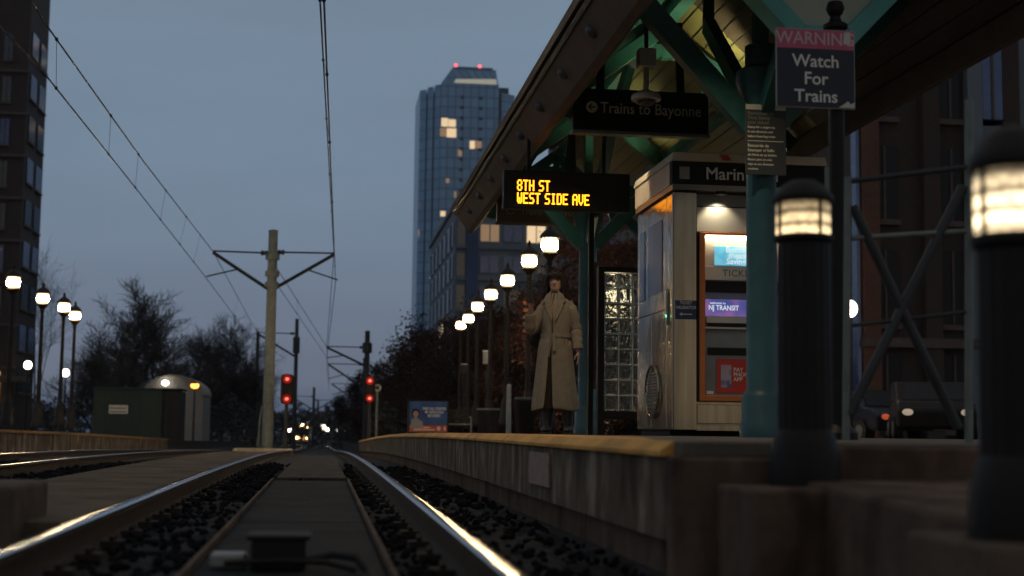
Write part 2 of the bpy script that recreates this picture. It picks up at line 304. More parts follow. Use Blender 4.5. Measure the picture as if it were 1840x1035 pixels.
M['bollard'] = emit('bollard_lens', (1.,.72,.38), 1.7, 'louvre')
M['bollardhot'] = emit('bollard_lens_near', (1.,.76,.45), 3.6, 'louvre')
M['led'] = emit('amber_led', (1.,.35,.012), 4)
M['redlamp'] = emit('red_signal', (1.,.03,.02), .22)
M['redhot'] = emit('red_signal_core', (1.,.16,.11), 2.2)
M['beacon'] = emit('red_beacon', (1.,.12,.15), 2.2)
M['headlamp'] = emit('headlamp', (1.,.60,.26), 40)
M['headhalo'] = emit('headlamp_halo', (1.,.50,.17), 1.5)
M['strip'] = emit('strip_light', (1.,.84,.55), 9)
M['screenblue'] = picture('blue_screen', ((.10,.42,.62), (.16,.55,.75), (.35,.75,.88)), 9, .75)
M['screenpurple'] = picture('purple_screen', ((.05,.10,.42), (.16,.14,.50), (.42,.20,.52)), 5, .45)
M['screenwhite'] = emit('white_screen', (.75,.85,.9), .8)
M['uplight'] = emit('uplight_lens', (1.,.86,.45), 25)
M['glassblock'] = mat('glass_block', (.40,.42,.36), .10, 0, 8, .2, .9, bscale=16, spec=1., trans=.9)
M['poster'] = picture('ad_blue', ((.012,.045,.17), (.02,.075,.25), (.03,.12,.32)), 2.5)
M['orangered'] = mat('ad_red_band', (.50,.09,.05), .5, 0, 4, .1)
M['trainbody'] = mat('train_body', (.30,.30,.32), .4, .3, 3, .15)
M['trainglass'] = mat('train_glass', (.012,.014,.02), .1, 0, 3, .2, spec=1.)
M['carpaint'] = mat('dark_car_paint', (.02,.025,.04), .25, .3, 3, .2)
# ================================================================== ground and track bed
TL = -3.6                                    # centre line of the left track
def frange(a, b, s):
    r = []; x = a
    while x < b-1e-6: r.append(x); x += s
    return r
def ground():
    xs = [-420,-200,-100,-50,-30,-18,-12,-8,-6,-5.32,-5.30] + frange(-5.2, 1.5, .07) + [1.5,1.62,1.64,2.2,3,4.5,7,9,14,22,35,60,110,220,420]
    ys = [-60,-25,-10,-4,0,1,1.6] + frange(2, 15, .07) + frange(15, 40, .5) + frange(40, 130, 4) + [140,160,185,215,250,300,380,500,620]
    vs = []; nx = len(xs)
    for y in ys:
        for x in xs:
            z = zr(y)
            if x <= -5.32: z += .30
            elif x >= 1.64 and y > 6: z += .30
            elif -5.3 < x < 1.5 and y < 15:
                z += -.155+.055*noise.noise((x*4.5, y*4.5, 0))+.05*noise.noise((x*13, y*13, 3))
                if x > .95: z += -.02
            else: z += -.15
            if abs(x) > 60: z -= 0
            vs.append((x, y, z))
    fs = [(j*nx+i, j*nx+i+1, (j+1)*nx+i+1, (j+1)*nx+i) for j in range(len(ys)-1) for i in range(nx-1)]
    b = MB(); b.add(vs, fs); o = b.build('ground', M['ballast'], smooth=True, fix=False); o.data.shade_smooth(); tag(o, kind='structure')
ground()
YS = [-3, 0, 2, 4, 6, 8, 10, 11, 12, 13, 14, 16, 18, 20, 22, 25, 28, 31, 34, 38, 42, 46, 50, 55, 60, 70, 80, 95, 110, 130, 155, 180, 215, 250, 300]
b = MB()
for px, pz in ((-9.0, .32), (9.5, .32)):
    b.sweep([(px-3.7, pz-.02), (px+3.7 if px < 0 else 40, pz-.02), (px+3.7 if px < 0 else 40, pz+.004), (px-3.7, pz+.004)], [y for y in YS if 15 <= y])
# loose stones
def stones():
    b = MB(); t = (1+5**.5)/2
    iv = [Vector(v).normalized() for v in ((-1,t,0),(1,t,0),(-1,-t,0),(1,-t,0),(0,-1,t),(0,1,t),(0,-1,-t),(0,1,-t),(t,0,-1),(t,0,1),(-t,0,-1),(-t,0,1))]
    fc = [(0,11,5),(0,5,1),(0,1,7),(0,7,10),(0,10,11),(1,5,9),(5,11,4),(11,10,2),(10,7,6),(7,1,8),(3,9,4),(3,4,2),(3,2,6),(3,6,8),(3,8,9),(4,9,5),(2,4,11),(6,2,10),(8,6,7),(9,8,1)]
    n = 0
    while n < 8500:
        y = 2.3+19*random.random()**1.7; x = random.uniform(-5.2, 1.46)
        if -.24 < x < .49 and y < 13.4: continue
        if -1.85 < x < -.82 and y > 5.9: continue
        if -.3 < x < .55 and y > 13.7 and random.random() < .93: continue
        if min(abs(x-.75), abs(x+.75), abs(x-TL-.75), abs(x-TL+.75)) < .09: continue
        r = random.uniform(.011, .022)*(1 if y < 10 else 1.6); z = zr(y)-.125+.02*random.random()-(.03 if x > .95 else 0)
        sc = Vector((random.uniform(.8,1.5), random.uniform(.8,1.4), random.uniform(.6,1)))
        R = Matrix.Rotation(random.random()*6.3, 3, 'Z') @ Matrix.Rotation(random.random(), 3, 'X')
        b.add([Vector((x,y,z)) + R @ Vector(v*sc*r*random.uniform(.8,1.15) for v, sc in ()) if False else Vector((x,y,z)) + R @ Vector((v.x*sc.x, v.y*sc.y, v.z*sc.z))*r*random.uniform(.8,1.15) for v in iv], fc); n += 1
    tag(b.build('ballast_stones', M['stone'], fix=False), kind='stuff')
stones()
# paving on both sides
tag(b.build('plaza', M['plaza']), kind='structure')
# rails
def rail(x, label):
    s = 1 if x > 0 else -1
    sec = [(-.035,-.004),(-.028,0),(.028,0),(.035,-.004),(.036,-.030),(.012,-.040),(.011,-.105),(.066,-.122),(.066,-.135),(-.066,-.135),(-.066,-.122),(-.011,-.105),(-.012,-.040),(-.036,-.030)]
    t = thing('rail', label, 'rail', (x, 0, 0))
    ys = [y for y in YS]
    b = MB(); b.sweep([p for p in sec if p[1] > -.02] + [(.0355,-.014),(-.0355,-.014)][::1], ys); b.build('running_surface', M['rail'], t, smooth=True)
    b = MB(); b.sweep([(.0352,-.0145)] + [p for p in sec if p[1] < -.02] + [(-.0352,-.0145)], ys); b.build('rail_web', M['rust'], t)
    return t
rail(.75, 'polished right rail of the near track curving past the platform wall')
rail(-.75, 'polished left rail of the near track beside the concrete apron')
rail(TL+.75, 'rail of the far left track nearer to the concrete apron')
rail(TL-.75, 'rail of the far left track beside the low left platform')
# sleepers with rail clips
def sleeper():
    t = thing('sleeper', 'dark concrete sleeper half buried in black ballast under the near rails', 'sleeper', (0,0,0), group='sleepers under the near track')
    b = MB(); b.box(-1.0, 1.0, -.12, .12, -.30, -.134); b.build('sleeper_beam', M['panel'], t, bevel=.012)
    for x in (-.85,-.65,.65,.85):
        b = MB(); b.box(x-.045, x+.045, -.06, .06, -.127, -.098); b.tube([(x,-.05,-.09),(x,0,-.075),(x,.05,-.09)], .012, 6); b.build('clip', M['rust'], t)
    return t
s0 = sleeper(); s0.location = (0, 3.2, 0)
for k in range(1, 26): dup(s0, (0, 3.2+.62*k, zr(3.2+.62*k)))
# panel between the rails
b = MB()
for a, c in ((2.2, 7.48), (7.50, 13.3)): b.box(-.2, .45, a, c, -.16, -.098)
o = b.build('panel_slab', M['panel'], bevel=.008); tag(o, 'grey concrete panel lying between the near rails with a cross joint', 'panel')
b = MB(); b.beam((-.215, 2.2, -.10), (-.215, 13.3, -.10), .018, .05); b.beam((.465, 2.2, -.10), (.465, 13.3, -.10), .018, .05)
o = b.build('edge_angle', M['footing'], o)
b = MB()
b.sweep([(-.25,-.16),(.5,-.16),(.46,-.085),(-.2,-.085)], [13.9, 15, 16.5, 18, 20, 22.5]); tag(b.build('crossing_slab', mat('worn_slab', (.022,.021,.019), .9, 0, 5, .4, .4, col2=(.105,.095,.078), spec=.1), bevel=.01), 'worn pale slab between the near rails beyond the track panel', 'slab')
b = MB(); b.sweep([(-1.78,-.2),(-.83,-.2),(-.83,-.012),(-1.74,-.004)], frange(6.1, 31, .9)); tag(b.build('path', M['apron']), kind='structure')
o = MB().box(-1.95, -.98, 5.85, 6.6, -.15, .145).build('concrete_block', M['footing'], bevel=.02); tag(o, 'low dark concrete block on the ground at the left edge of view', 'block')
# track bond box, hose and light box
t = thing('impedance_bond', 'black track box with bowed cable hoop on the panel between the rails', 'track box', (.105, 5.05, -.098))
MB().box(-.115, .07, -.1, .1, 0, .105).build('housing', M['black'], t, bevel=.012)
MB().box(-.13, .085, -.11, .11, .105, .122).build('lid', M['blackm'], t, bevel=.006)
b = MB(); b.tube([(.07,-.06,.03),(.16,-.07,.055),(.24,-.09,.045),(.28,-.12,.0),(.29,-.2,-.02)], .013, 8); b.build('cable', M['black'], t, smooth=True)
b = MB(); b.tube([(-.2,-.12,.03),(-.02,-.14,.04),(.14,-.14,.035),(.24,-.17,.012)], .011, 8); b.build('cable', M['black'], t, smooth=True)
o = MB().box(-.15, -.03, 5.02, 5.14, -.095, -.045).build('junction_box', M['greyplate'], bevel=.01); tag(o, 'small pale grey junction box beside the black track box', 'junction box')
o = MB().ell((.62, 4.05, -.09), (.045,.03,.022)).build('fastener_glint', M['greyplate'], smooth=True); tag(o, 'pale lump standing in for a fastener glint on the inner side of the right rail', 'glint')  # pale solid stands in for the glint on a rail fastener
# ================================================================== right platform
PY = [5.0, 7, 9, 10, 11, 12, 13, 14, 15, 16, 17, 18, 19, 20, 22, 24, 26, 28, 30, 32, 34, 36, 38, 40, 43, 46, 48.5]
t = thing('platform', None, None, (0,0,0), kind='structure')
b = MB(); yy = [5.0, 8.9, 12.4, 16.2, 20, 24, 28, 32, 36, 40, 44, 48.5]
for a_, c_ in zip(yy, yy[1:]): b.sweep([(1.47,-.005),(1.90,-.005),(1.90,.303),(1.47,.303)], [a_+.006, (a_+c_)/2, c_-.006])
b.build('upper_wall', M['wall'], t); b = MB(); b.sweep([(1.485,-.004),(1.89,-.004),(1.89,.30),(1.485,.30)], [5.01]+PY[1:]); b.build('joint_core', M['blackm'], t)
b = MB(); b.sweep([(1.53,-.35),(1.88,-.35),(1.88,-.006),(1.53,-.006)], [5.02]+PY[1:]); b.build('lower_wall', M['brownblock'], t)
b = MB(); b.prism([(1.50,5.0),(1.904,5.0),(1.904,8.4),(1.50,8.4)], .304, .3535, 'XY'); b.build('paving_infill', M['paving'], t)
b = MB(); b.sweep([(1.445,.300),(2.07,.300),(2.07,.357),(1.50,.357),(1.445,.318)], [8.2]+[q for q in PY if q > 8.2]); b.sweep([(1.445,.300),(1.503,.300),(1.503,.357),(1.50,.357),(1.445,.318)], [5.12,8.199]); b.prism([(1.5035,5.4),(2.07,8.199),(1.5035,8.199)], .3545, .357, 'XY'); b.build('tactile_edge', M['yellow'], t, bevel=.006)
b = MB(); b.sweep([(1.905,.0),(7.5,.0),(7.5,.353),(1.905,.353)], [5.0]+PY[1:]); b.build('paving', M['paving'], t)
b = MB(); b.box(1.92, 7.5, 4.75, 4.997, -.3, .345); b.box(1.44,1.915,4.9,4.996,-.3,.30); b.build('end_wall', M['brownblock'], t, bevel=.012)
# raised tactile domes are too fine to see; plate on the wall
o = MB().box(1.452, 1.468, 7.75, 8.5, .075, .262).build('wall_plaque', mat('faded_plaque', (.30,.21,.18), .8, 0, 22, .3), bevel=.003); tag(o, 'faded pinkish plaque fixed to the stained platform wall', 'plaque')
# ================================================================== left platform
PL = [14, 18, 22, 26, 30, 34, 38, 42, 46, 51]
t = thing('platform_opposite', None, None, (0,0,0), kind='structure'); t.name = 'far_platform'
b = MB(); b.sweep([(-5.5,-.3),(-5.12,-.3),(-5.12,.305),(-5.5,.305)], PL); b.build('wall', M['wall'], t)
b = MB(); b.sweep([(-5.7,.307),(-5.09,.307),(-5.09,.358),(-5.7,.358)], PL); b.build('tactile_edge', mat('worn_ochre', (.30,.17,.06), .85, 0, 3, .3), t)
b = MB(); b.sweep([(-13,.2),(-5.705,.2),(-5.705,.352),(-13,.352)], PL); b.build('paving', M['paving'], t)
# ================================================================== canopy
XE, ZE, XR, ZR, XF, ZF = 2.17, 3.66, 3.62, 4.72, 5.02, 3.42     # left eave, ridge, right eave
Y0, Y1 = 7.6, 21.3
can = thing('station_canopy', 'teal gabled station canopy with arched trusses and brown fascia over the ticket machine', 'canopy', (XR, 10.4, .355)); off = Vector((XR, 10.4, .355))
def cb(b, name, mt, **k):
    b.v = [(v[0]-off.x, v[1]-off.y, v[2]-off.z) for v in b.v]; return b.build(name, mt, can, **k)
def slope(xa, za, xb, zb, th, lift):           # slab section between two eave points
    d = Vector((xb-xa, zb-za)).normalized(); n = Vector((-d.y, d.x)); n = n if n.y > 0 else -n
    return [(xa+n.x*lift, za+n.y*lift), (xb+n.x*lift, zb+n.y*lift), (xb+n.x*(lift+th), zb+n.y*(lift+th)), (xa+n.x*(lift+th), za+n.y*(lift+th))]
fl = lambda y: 0
b = MB(); b.sweep(slope(XE-.05, ZE-.036, XR, ZR, .05, .05), [Y0, Y1], fl); b.sweep(slope(XF+.1, ZF-.08, XR, ZR, .05, .05), [Y0, Y1], fl); cb(b, 'roof_sheet', M['metalroof'])
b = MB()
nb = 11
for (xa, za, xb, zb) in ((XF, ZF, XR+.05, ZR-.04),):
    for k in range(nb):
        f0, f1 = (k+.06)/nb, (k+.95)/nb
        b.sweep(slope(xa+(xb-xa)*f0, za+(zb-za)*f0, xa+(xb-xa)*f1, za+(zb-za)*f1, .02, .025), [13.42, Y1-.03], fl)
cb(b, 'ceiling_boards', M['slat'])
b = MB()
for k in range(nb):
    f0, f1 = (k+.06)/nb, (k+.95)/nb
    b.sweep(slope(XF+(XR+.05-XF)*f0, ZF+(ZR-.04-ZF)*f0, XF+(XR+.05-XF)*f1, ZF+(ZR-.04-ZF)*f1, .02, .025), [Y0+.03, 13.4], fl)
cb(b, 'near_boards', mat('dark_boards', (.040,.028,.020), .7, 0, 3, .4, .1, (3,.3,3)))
b = MB(); b.sweep(slope(XE+.1, ZE+.07, XR-.03, ZR-.02, .02, .025), [Y0+.03, Y1-.03], fl); cb(b, 'ceiling_boards', M['teal'])
# fascia along the tracks, tilted, with grey domes
b = MB(); b.prism([(XE-.02, ZE), (XE+.02, ZE+.03), (XE+.22, ZE-.235), (XE+.18, ZE-.27)], Y0-.1, Y1+.1); fa = cb(b, 'fascia', M['brown'], bevel=.008)
b = MB(); b.prism([(XE-.045, ZE+.0), (XE+.01, ZE+.045), (XE+.03, ZE+.02), (XE-.02, ZE-.03)], Y0-.12, Y1+.12); cb(b, 'gutter_edge', M['pole'])
b = MB(); b.prism([(XE+.16, ZE-.28), (XE+.24, ZE-.22), (XE+.30, ZE-.235), (XE+.22, ZE-.31)], Y0-.1, Y1+.1); cb(b, 'gutter_edge', M['brown'])
for k in range(9):
    y = 9.45+1.34*k; b = MB(); b.ell((XE+.085, y, ZE-.13), (.06,.06,.06), 14, 8); cb(b, 'dome', M['dome'], smooth=True)
b = MB(); b.box(XF, XF+.06, Y0, Y1, ZF-.22, ZF+.0); cb(b, 'fascia', M['brown'])
b = MB(); b.box(XR-.07, XR+.07, Y0+.05, Y1-.05, ZR-.19, ZR-.03); cb(b, 'ridge_beam', M['teal'])
for xx, zz in ((2.75, 4.0), (4.5, 3.86)):
    b = MB(); b.box(xx-.05, xx+.05, Y0+.05, Y1-.05, zz-.06, zz+.06); cb(b, 'purlin', M['teal'])
XC = 3.50                                        # column line
def truss(y, w=.11):
    b = MB()
    for xa, za in ((XE+.25, ZE+.04), (XF-.05, ZF-.02)): b.beam((xa, y, za-.06), (XR, y, ZR-.2), w, .15)
    cb(b, 'rafter', M['teal'], bevel=.006)
    n = 18; pts = []                             # arched tie
    for k in range(n+1):
        a = pi*(.04+.92*k/n); pts.append((XR-.04-.95*cos(a), y, 3.42+.86*sin(a)))
    b = MB()
    for k in range(n): b.beam(pts[k], pts[k+1], w*.9, .13)
    cb(b, 'arch', M['teal'])
    b = MB(); b.beam((XR, y, 4.2), (XR, y, ZR-.15), .09, .09)
    for s in (-1, 1): b.beam((XR+s*.78, y, 3.98), (XR+s*.78, y, 4.18 if s < 0 else 4.1), .06, .06)
    cb(b, 'strut', M['teal'])
for y in (14.0, 17.6, 20.9): truss(y)
for y in (17.6,):
    b = MB(); b.beam((XE+.3, y, 3.32), (XF-.2, y, 3.30), .1, .14); cb(b, 'tie_beam', M['teal'], bevel=.006)
# diagonal braces along the line between trusses
for y, s in ((10.4, 1), (10.4, -1), (17.6, -1), (17.6, 1)):
    b = MB(); b.beam((XC, y, 2.75), (XC, y+1.5*s, 3.95), .10, .14); b.beam((XC, y+1.5*s, 3.95), (XR, y+1.9*s, ZR-.15), .1, .12); cb(b, 'knee_brace', M['teal'], bevel=.006)
def column(y):
    pr = [(.17,0),(.17,.10),(.155,.12),(.155,.30),(.135,.33),(.118,.36),(.112,2.45),(.125,2.47),(.125,2.52),(.15,2.6),(.19,2.72),(.19,2.80),(.12,2.84),(.12,3.0)]
    b = MB(); b.lathe([(r, z+.355+zr(y)) for r, z in pr], (XC, y, 0), 24, flute=.0); c = cb(b, 'column', M['tealblue'], smooth=True)
    b = MB()
    for s in (-1, 1): b.beam((XC+s*.08, y, 2.72), (XC+s*1.12, y, 3.86 if s < 0 else 3.78), .12, .16)
    b.beam((XC, y, 2.8), (XC, y, 4.4), .10, .10)
    cb(b, 'capital_brace', M['teal'])
column(10.4); column(17.6)
# turquoise framed gable panel at the near end
yg = 8.9
c0 = [P(1430, 79, yg), P(1530, 82, yg)]
xa, xb, zb = c0[0].x, c0[1].x, c0[0].z
hexa = [(xa, zb), (xb, zb), (xb+.42, zb+.44), (xb+.42, zb+.9), (xa-.42, zb+.9), (xa-.42, zb+.44)]
b = MB()
cx, cz = (xa+xb)/2, zb+.45
inn = [(cx+(x-cx)*.74, cz+(z-cz)*.74) for x, z in hexa]
for k in range(6):
    q = (k+1) % 6; b.prism([hexa[k], hexa[q], inn[q], inn[k]], yg-.06, yg+.16)
cb(b, 'gable_frame', M['turquoise'], bevel=.004)
b = MB(); b.prism(inn, yg+.02, yg+.05); cb(b, 'gable_panel', M['cream'])
# uplights on the trusses washing the boards
def uplight(x, y, z, e, aim=(.5,.35,1), br=(0,.6,-.05)):
    t = thing('canopy_uplight', None, 'light', (x, y, z)); 
    MB().lathe([(.02,-.12),(.05,-.10),(.085,-.02),(.09,.03),(.075,.03)], (0,0,0), 16).build('bowl', M['teal'], t, smooth=True)
    MB().lathe([(.07,.015),(.07,.028)], (0,0,0), 16).build('lens', M['uplight'], t)
    MB().tube([(0,0,-.11), (br[0]*.5,br[1]*.7,-.12), br], .014, 6).build('bracket', M['teal'], t)
    l = bpy.data.lights.new('uplight_beam', 'SPOT'); l.energy = e; l.color = (1,.86,.42); l.spot_size = radians(120); l.spot_blend = .8; l.shadow_soft_size = .06
    lo = bpy.data.objects.new('uplight_beam', l); COL.objects.link(lo); lo.parent = t; lo.location = (0,0,.06)
    lo.rotation_euler = Vector(aim).to_track_quat('-Z', 'Y').to_euler(); return t
tag(uplight(3.98, 13.25, 3.62, 52, (-.15,.55,1), (0,.72,.56)), 'glowing uplight behind the near teal column washing the yellow boards')
tag(uplight(3.9, 17.0, 3.36, 42, (-.1,.0,1)), 'uplight behind the hanging sign washing the far ceiling boards')
tag(uplight(2.95, 18.9, 3.40, 9, (-.2,-.1,1), (-.2,0,.56)), 'small uplight under the far end of the canopy roof')
def downlight(x, y, z, e, label):
    t = thing('canopy_downlight', label, 'light', (x, y, z))
    MB().lathe([(.02,.30),(.03,.10),(.075,.06),(.085,-.06),(.07,-.06)], (0,0,0), 16).build('can', M['black'], t, smooth=True)
    MB().lathe([(.068,-.045),(.068,-.035)], (0,0,0), 16).build('lens', M['strip'], t)
    l = bpy.data.lights.new('downlight_beam', 'SPOT'); l.energy = e; l.color = (1,.80,.52); l.spot_size = radians(125); l.spot_blend = .7; l.shadow_soft_size = .07
    lo = bpy.data.objects.new('downlight_beam', l); COL.objects.link(lo); lo.parent = t; lo.location = (0,0,-.07)
downlight(2.62, 9.4, 3.78, 110, 'black can downlight under the near end of the canopy edge')
downlight(2.62, 13.2, 3.78, 110, 'black can downlight above the hanging sign with the left arrow')
downlight(2.62, 17.0, 3.78, 34, 'black can downlight above the far dark hanging sign')
t = thing('flood_lamp', 'small bright flood lamp on the far teal column below the message sign', 'light', P(1070, 384, 17.2))
MB().lathe([(.03,-.10),(.05,-.08),(.07,0),(.065,.0)], (0,0,0), 14, 'Y').rot(Matrix.Rotation(pi, 3, 'Z')).build('hood', M['black'], t)
MB().ell((0,.0,0), (.05,.03,.045)).build('bulb', M['lampsmall'], t)
# ================================================================== ticket kiosk
KX, KY = 3.265, 12.2
ko = Vector((KX, KY, .355))
kio = thing('ticket_kiosk', 'stainless steel ticket machine kiosk with orange frame and glowing screens', 'kiosk', ko)
def K(px, py): return (px-1205)/209.5, (775-py)/209.5+.035
def kb(x0, x1, y0, y1, z0, z1): return MB().box(x0, x1, y0, y1, z0, z1)
D_ = 1.42; W_ = 1.34; H_ = 2.48
kb(.0, W_, .20, D_, .05, 2.16).build('cabinet', M['steel'], kio)
MB().box(.03, W_, .25, D_-.02, 0, .05).build('plinth', M['blackm'], kio)
kb(.0, .21, 0, .199, .05, 2.16).build('corner_panel', M['steel'], kio, bevel=.006)
kb(1.12, W_, 0, .199, .05, 2.16).build('corner_panel', M['steel'], kio, bevel=.006)
# side cladding panels with seams
for y0, y1, z0, z1 in ((.012,.215,.06,2.14),(.225,.80,.06,1.12),(.225,.80,1.13,2.14),(.81,1.40,.06,1.12),(.81,1.40,1.13,2.14)):
    kb(-.012, -.001, y0, y1, z0, z1).build('side_panel', M['steelwavy'], kio, bevel=.004)
kb(-.018, -.0125, .38, .92, 1.30, 1.96).build('side_poster', M['bluepane'], kio)
kb(-.018, -.0125, 1.08, 1.30, 1.28, 1.95).build('side_poster', M['bluepane'], kio)
b = MB()
for k in range(13): b.box(-.028, -.012, .50, .92, .22+.028*k, .234+.028*k)
b.build('vent_grille', M['steeldark'], kio)
b = MB(); pts = [(-.03, .71+.27*cos(2*pi*k/24), .40+.24*sin(2*pi*k/24)) for k in range(25)]; b.tube(pts, .012, 6); b.build('vent_rim', M['steel'], kio, smooth=True)
MB().box(-.03, -.012, .13, .17, .98, 1.30).build('lock_bar', M['steeldark'], kio, bevel=.004)
MB().ell((-.03, .15, 1.06), (.01,.012,.012)).build('lock_light', emit('green_led', (.1,1,.5), 3), kio)
# hood and header band
b = MB(); b.prism([(-.05, 2.42), (W_+.05, 2.42), (W_+.03, 2.50), (-.03, 2.50)], -.10, D_+.03); b.build('hood', M['beige'], kio, bevel=.01)
kb(-.03, W_+.03, -.08, D_, 2.165, 2.215).build('hood_trim', M['steeldark'], kio)
kb(-.035, W_+.035, .02, D_+.01, 2.217, 2.418).build('hood_side', M['beige'], kio)
hb = kb(-.035, W_+.035, -.085, .018, 2.217, 2.418).build('header_band', M['blackm'], kio, bevel=.004)
txt('Marin Blvd', .155, (.265, -.0865, 2.312), hb, M['white'], 'LEFT', .012)
hl = MB().lathe([(.02,2.166),(.045,2.165),(.05,2.135),(.04,2.135)], (.415,-.045,0), 14).build('hood_lamp', M['black'], kio)
l = bpy.data.lights.new('hood_beam', 'SPOT'); l.energy = 16; l.color = (1,.84,.58); l.spot_size = radians(105); l.spot_blend = .6; l.shadow_soft_size = .02; lo = bpy.data.objects.new('hood_beam', l); COL.objects.link(lo); lo.parent = hl; lo.location = (.415,-.045,2.13); lo.rotation_euler = (radians(14),0,0)
MB().box(.03, .12, -.0885, -.085, 2.26, 2.37).build('symbol', M['greyplate'], hb)
MB().prism([(.42,2.435),(.50,2.435),(.47,2.485),(.39,2.485)], -.104, -.098).build('sticker', M['red'], kio)
# machine bay
x0, zt = K(1253, 405)[0], K(0, 405)[1]; zb_ = K(0, 718)[1]; xw = 1.10
kb(.21, 1.12, .06, .198, zt+.245, 2.16).build('upper_panel', M['machine'], kio, bevel=.004)
kb(.22, 1.115, .04, .198, zt+.012, zt+.235).build('lamp_panel', mat('satin_steel', (.55,.53,.47), .48, .85, 3, .1), kio, bevel=.004)
kb(.225, 1.115, .05, .198, .11, zb_-.03).build('lower_panel', M['steel'], kio, bevel=.004)
kb(.21, 1.12, .02, .198, .045, .10).build('kick_strip', M['steel'], kio, bevel=.004)
b = MB(); b.box(x0, x0+.05, -.03, .19, zb_, zt); b.box(xw-.05, xw, -.03, .19, zb_, zt); b.box(x0+.05, xw-.05, -.03, .19, zt-.022, zt); b.box(x0+.05, xw-.05, -.03, .19, zb_, zb_+.05); fr = b.build('orange_frame', M['orange'], kio, bevel=.005)
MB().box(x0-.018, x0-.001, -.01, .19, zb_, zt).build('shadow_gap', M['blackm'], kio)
tv = kb(x0+.05, xw-.05, .09, .195, zb_+.05, zt-.022).build('machine_face', M['machine'], kio)
MB().box(x0+.07, xw-.07, .0, .085, zt-.045, zt-.024).build('strip_light', M['strip'], kio)
def plate(a, c, bz, d, y, mt, name, th=.012, bev=.003):
    (xa, za), (xb_, zb2) = K(a, d), K(c, bz); return MB().box(min(xa,xb_), max(xa,xb_), y-th, y, min(za,zb2), max(za,zb2)).build(name, mt, kio, bevel=bev)
plate(1263, 1433, 413, 468, .088, M['machinelight'], 'light_surround')
sc = plate(1287, 1402, 428, 464, .074, M['screenblue'], 'screen')
xs_, zs_ = K(1337, 446); txt('Booking\nmeans\nSavings!', .072, (xs_-.02, .0605, zs_), sc, M['screenwhite'], 'CENTER', .02, ls=.72)
tk = plate(1266, 1433, 466, 492, .080, M['machinelight'], 'ticket_plate'); xs_, zs_ = K(1338, 479); txt('TICKETS', .085, (xs_, .066, zs_), tk, M['machine'], 'CENTER', .02, sp=1.1)
plate(1267, 1431, 494, 515, .082, M['black'], 'dark_slot', .004)
s2 = plate(1268, 1400, 529, 560, .060, M['screenpurple'], 'screen', .03)
xs_, zs_ = K(1306, 545); txt('NJ TRANSIT', .062, (xs_-.02, .0285, zs_), s2, M['screenwhite'], 'CENTER', .015, sx=.85)
xs_, zs_ = K(1297, 536); txt('welcome to', .03, (xs_-.03, .0285, zs_), s2, M['screenwhite'], 'CENTER', .01)
plate(1269, 1400, 561, 573, .058, M['machinelight'], 'screen_footer', .032)
plate(1273, 1398, 574, 579, .05, M['black'], 'keypad_edge', .02)
plate(1264, 1433, 580, 584, .07, M['machinelight'], 'shelf_edge', .03)
plate(1274, 1425, 618, 632, .085, M['black'], 'card_slot', .006)
rd = plate(1291, 1412, 639, 702, .084, M['red'], 'red_sticker', .004)
plate(1299, 1319, 650, 692, .0795, picture('phone_picture', ((.10,.10,.30),(.4,.4,.45),(.5,.25,.4)), 12), 'phone_picture', .003)
xs_, zs_ = K(1324, 668); txt('PAY\nPHONE\nAPP', .05, (xs_-.005, .0785, zs_), rd, M['white'], 'LEFT', .012, ls=.85)
plate(1272, 1285, 699, 705, .085, M['white'], 'label_sticker', .003)
vs_ = plate(1208, 1248, 533, 568, -.001, M['navy'], 'validator_sign', .006)
xs_, zs_ = K(1228, 541); txt('TICKET\nVALIDATOR', .040, (xs_, -.0085, zs_-.005), vs_, M['dimwhite'], 'CENTER', .008, sx=.85, ls=1.05)
b = MB(); b.box(xs_-.05, xs_+.055, -.0085, -.0065, zs_-.088, zs_-.081); b.prism([(xs_-.062, zs_-.0845), (xs_-.035, zs_-.068), (xs_-.040, zs_-.0845), (xs_-.035, zs_-.101)], -.0085, -.0065); b.build('arrow', M['dimwhite'], vs_)
# ================================================================== hanging signs
def hung_sign(name, label, px0, px1, py0, py1, y, text, tm, board, rail_m, group=None):
    a, c = P(px0, py1, y), P(px1, py0, y); w, h = c.x-a.x, c.z-a.z
    t = thing(name, label, 'sign', (a.x+w/2, y, a.z))
    MB().box(-w/2, w/2, 0, .10, .022, h).build('sign_box', board, t, bevel=.004)
    MB().box(-w/2-.01, w/2+.01, -.012, .112, -.012, .02).build('bottom_rail', rail_m, t, bevel=.004)
    for s in (-1, 1): MB().beam((s*w*.30, .05, h), (s*w*.28, .05, 4.3-a.z), .07, .05).build('hanger', M['black'], t)
    return t, w, h
t, w, h = hung_sign('hanging_sign', 'black hanging sign reading Trains to Bayonne with left arrow, behind the security camera', 1030, 1273, 168, 236, 13.0, '', None, M['black'], M['pole'])
txt('Trains to Bayonne', .152, (-.30*w-.005, -.0015, h*.56), t, M['dimwhite'], 'LEFT', .006, sx=.87)
b = MB(); b.lathe([(.056,-.002),(.056,.0)], (-.365*w, -.001, h*.575), 24, 'Y'); rg = b.build('arrow_disc', M['dimwhite'], t)
x, z = -.365*w, h*.575
b = MB(); b.box(x-.028, x+.034, -.004, -.0022, z-.006, z+.006); b.prism([(x-.038,z),(x-.006,z+.032),(x+.006,z+.032),(x-.022,z),(x+.006,z-.032),(x-.006,z-.032)], -.004, -.0022); b.build('arrow', M['black'], rg)
t, w, h = hung_sign('hanging_sign', 'second dark hanging sign reading Trains to Bayonne, amber glow put in its board colour, below the message board', 893, 1066, 330, 400, 18.3, '', None, mat('amber_glow_board', (.075,.034,.016), .45, 0, 4, .3), M['brown'])  # board colour carries the amber glow cast by the message sign
txt('Trains to Bayonne', .13, (-.26*w, -.0015, h*.28), t, M['greytext'], 'LEFT', .006, sx=.9)
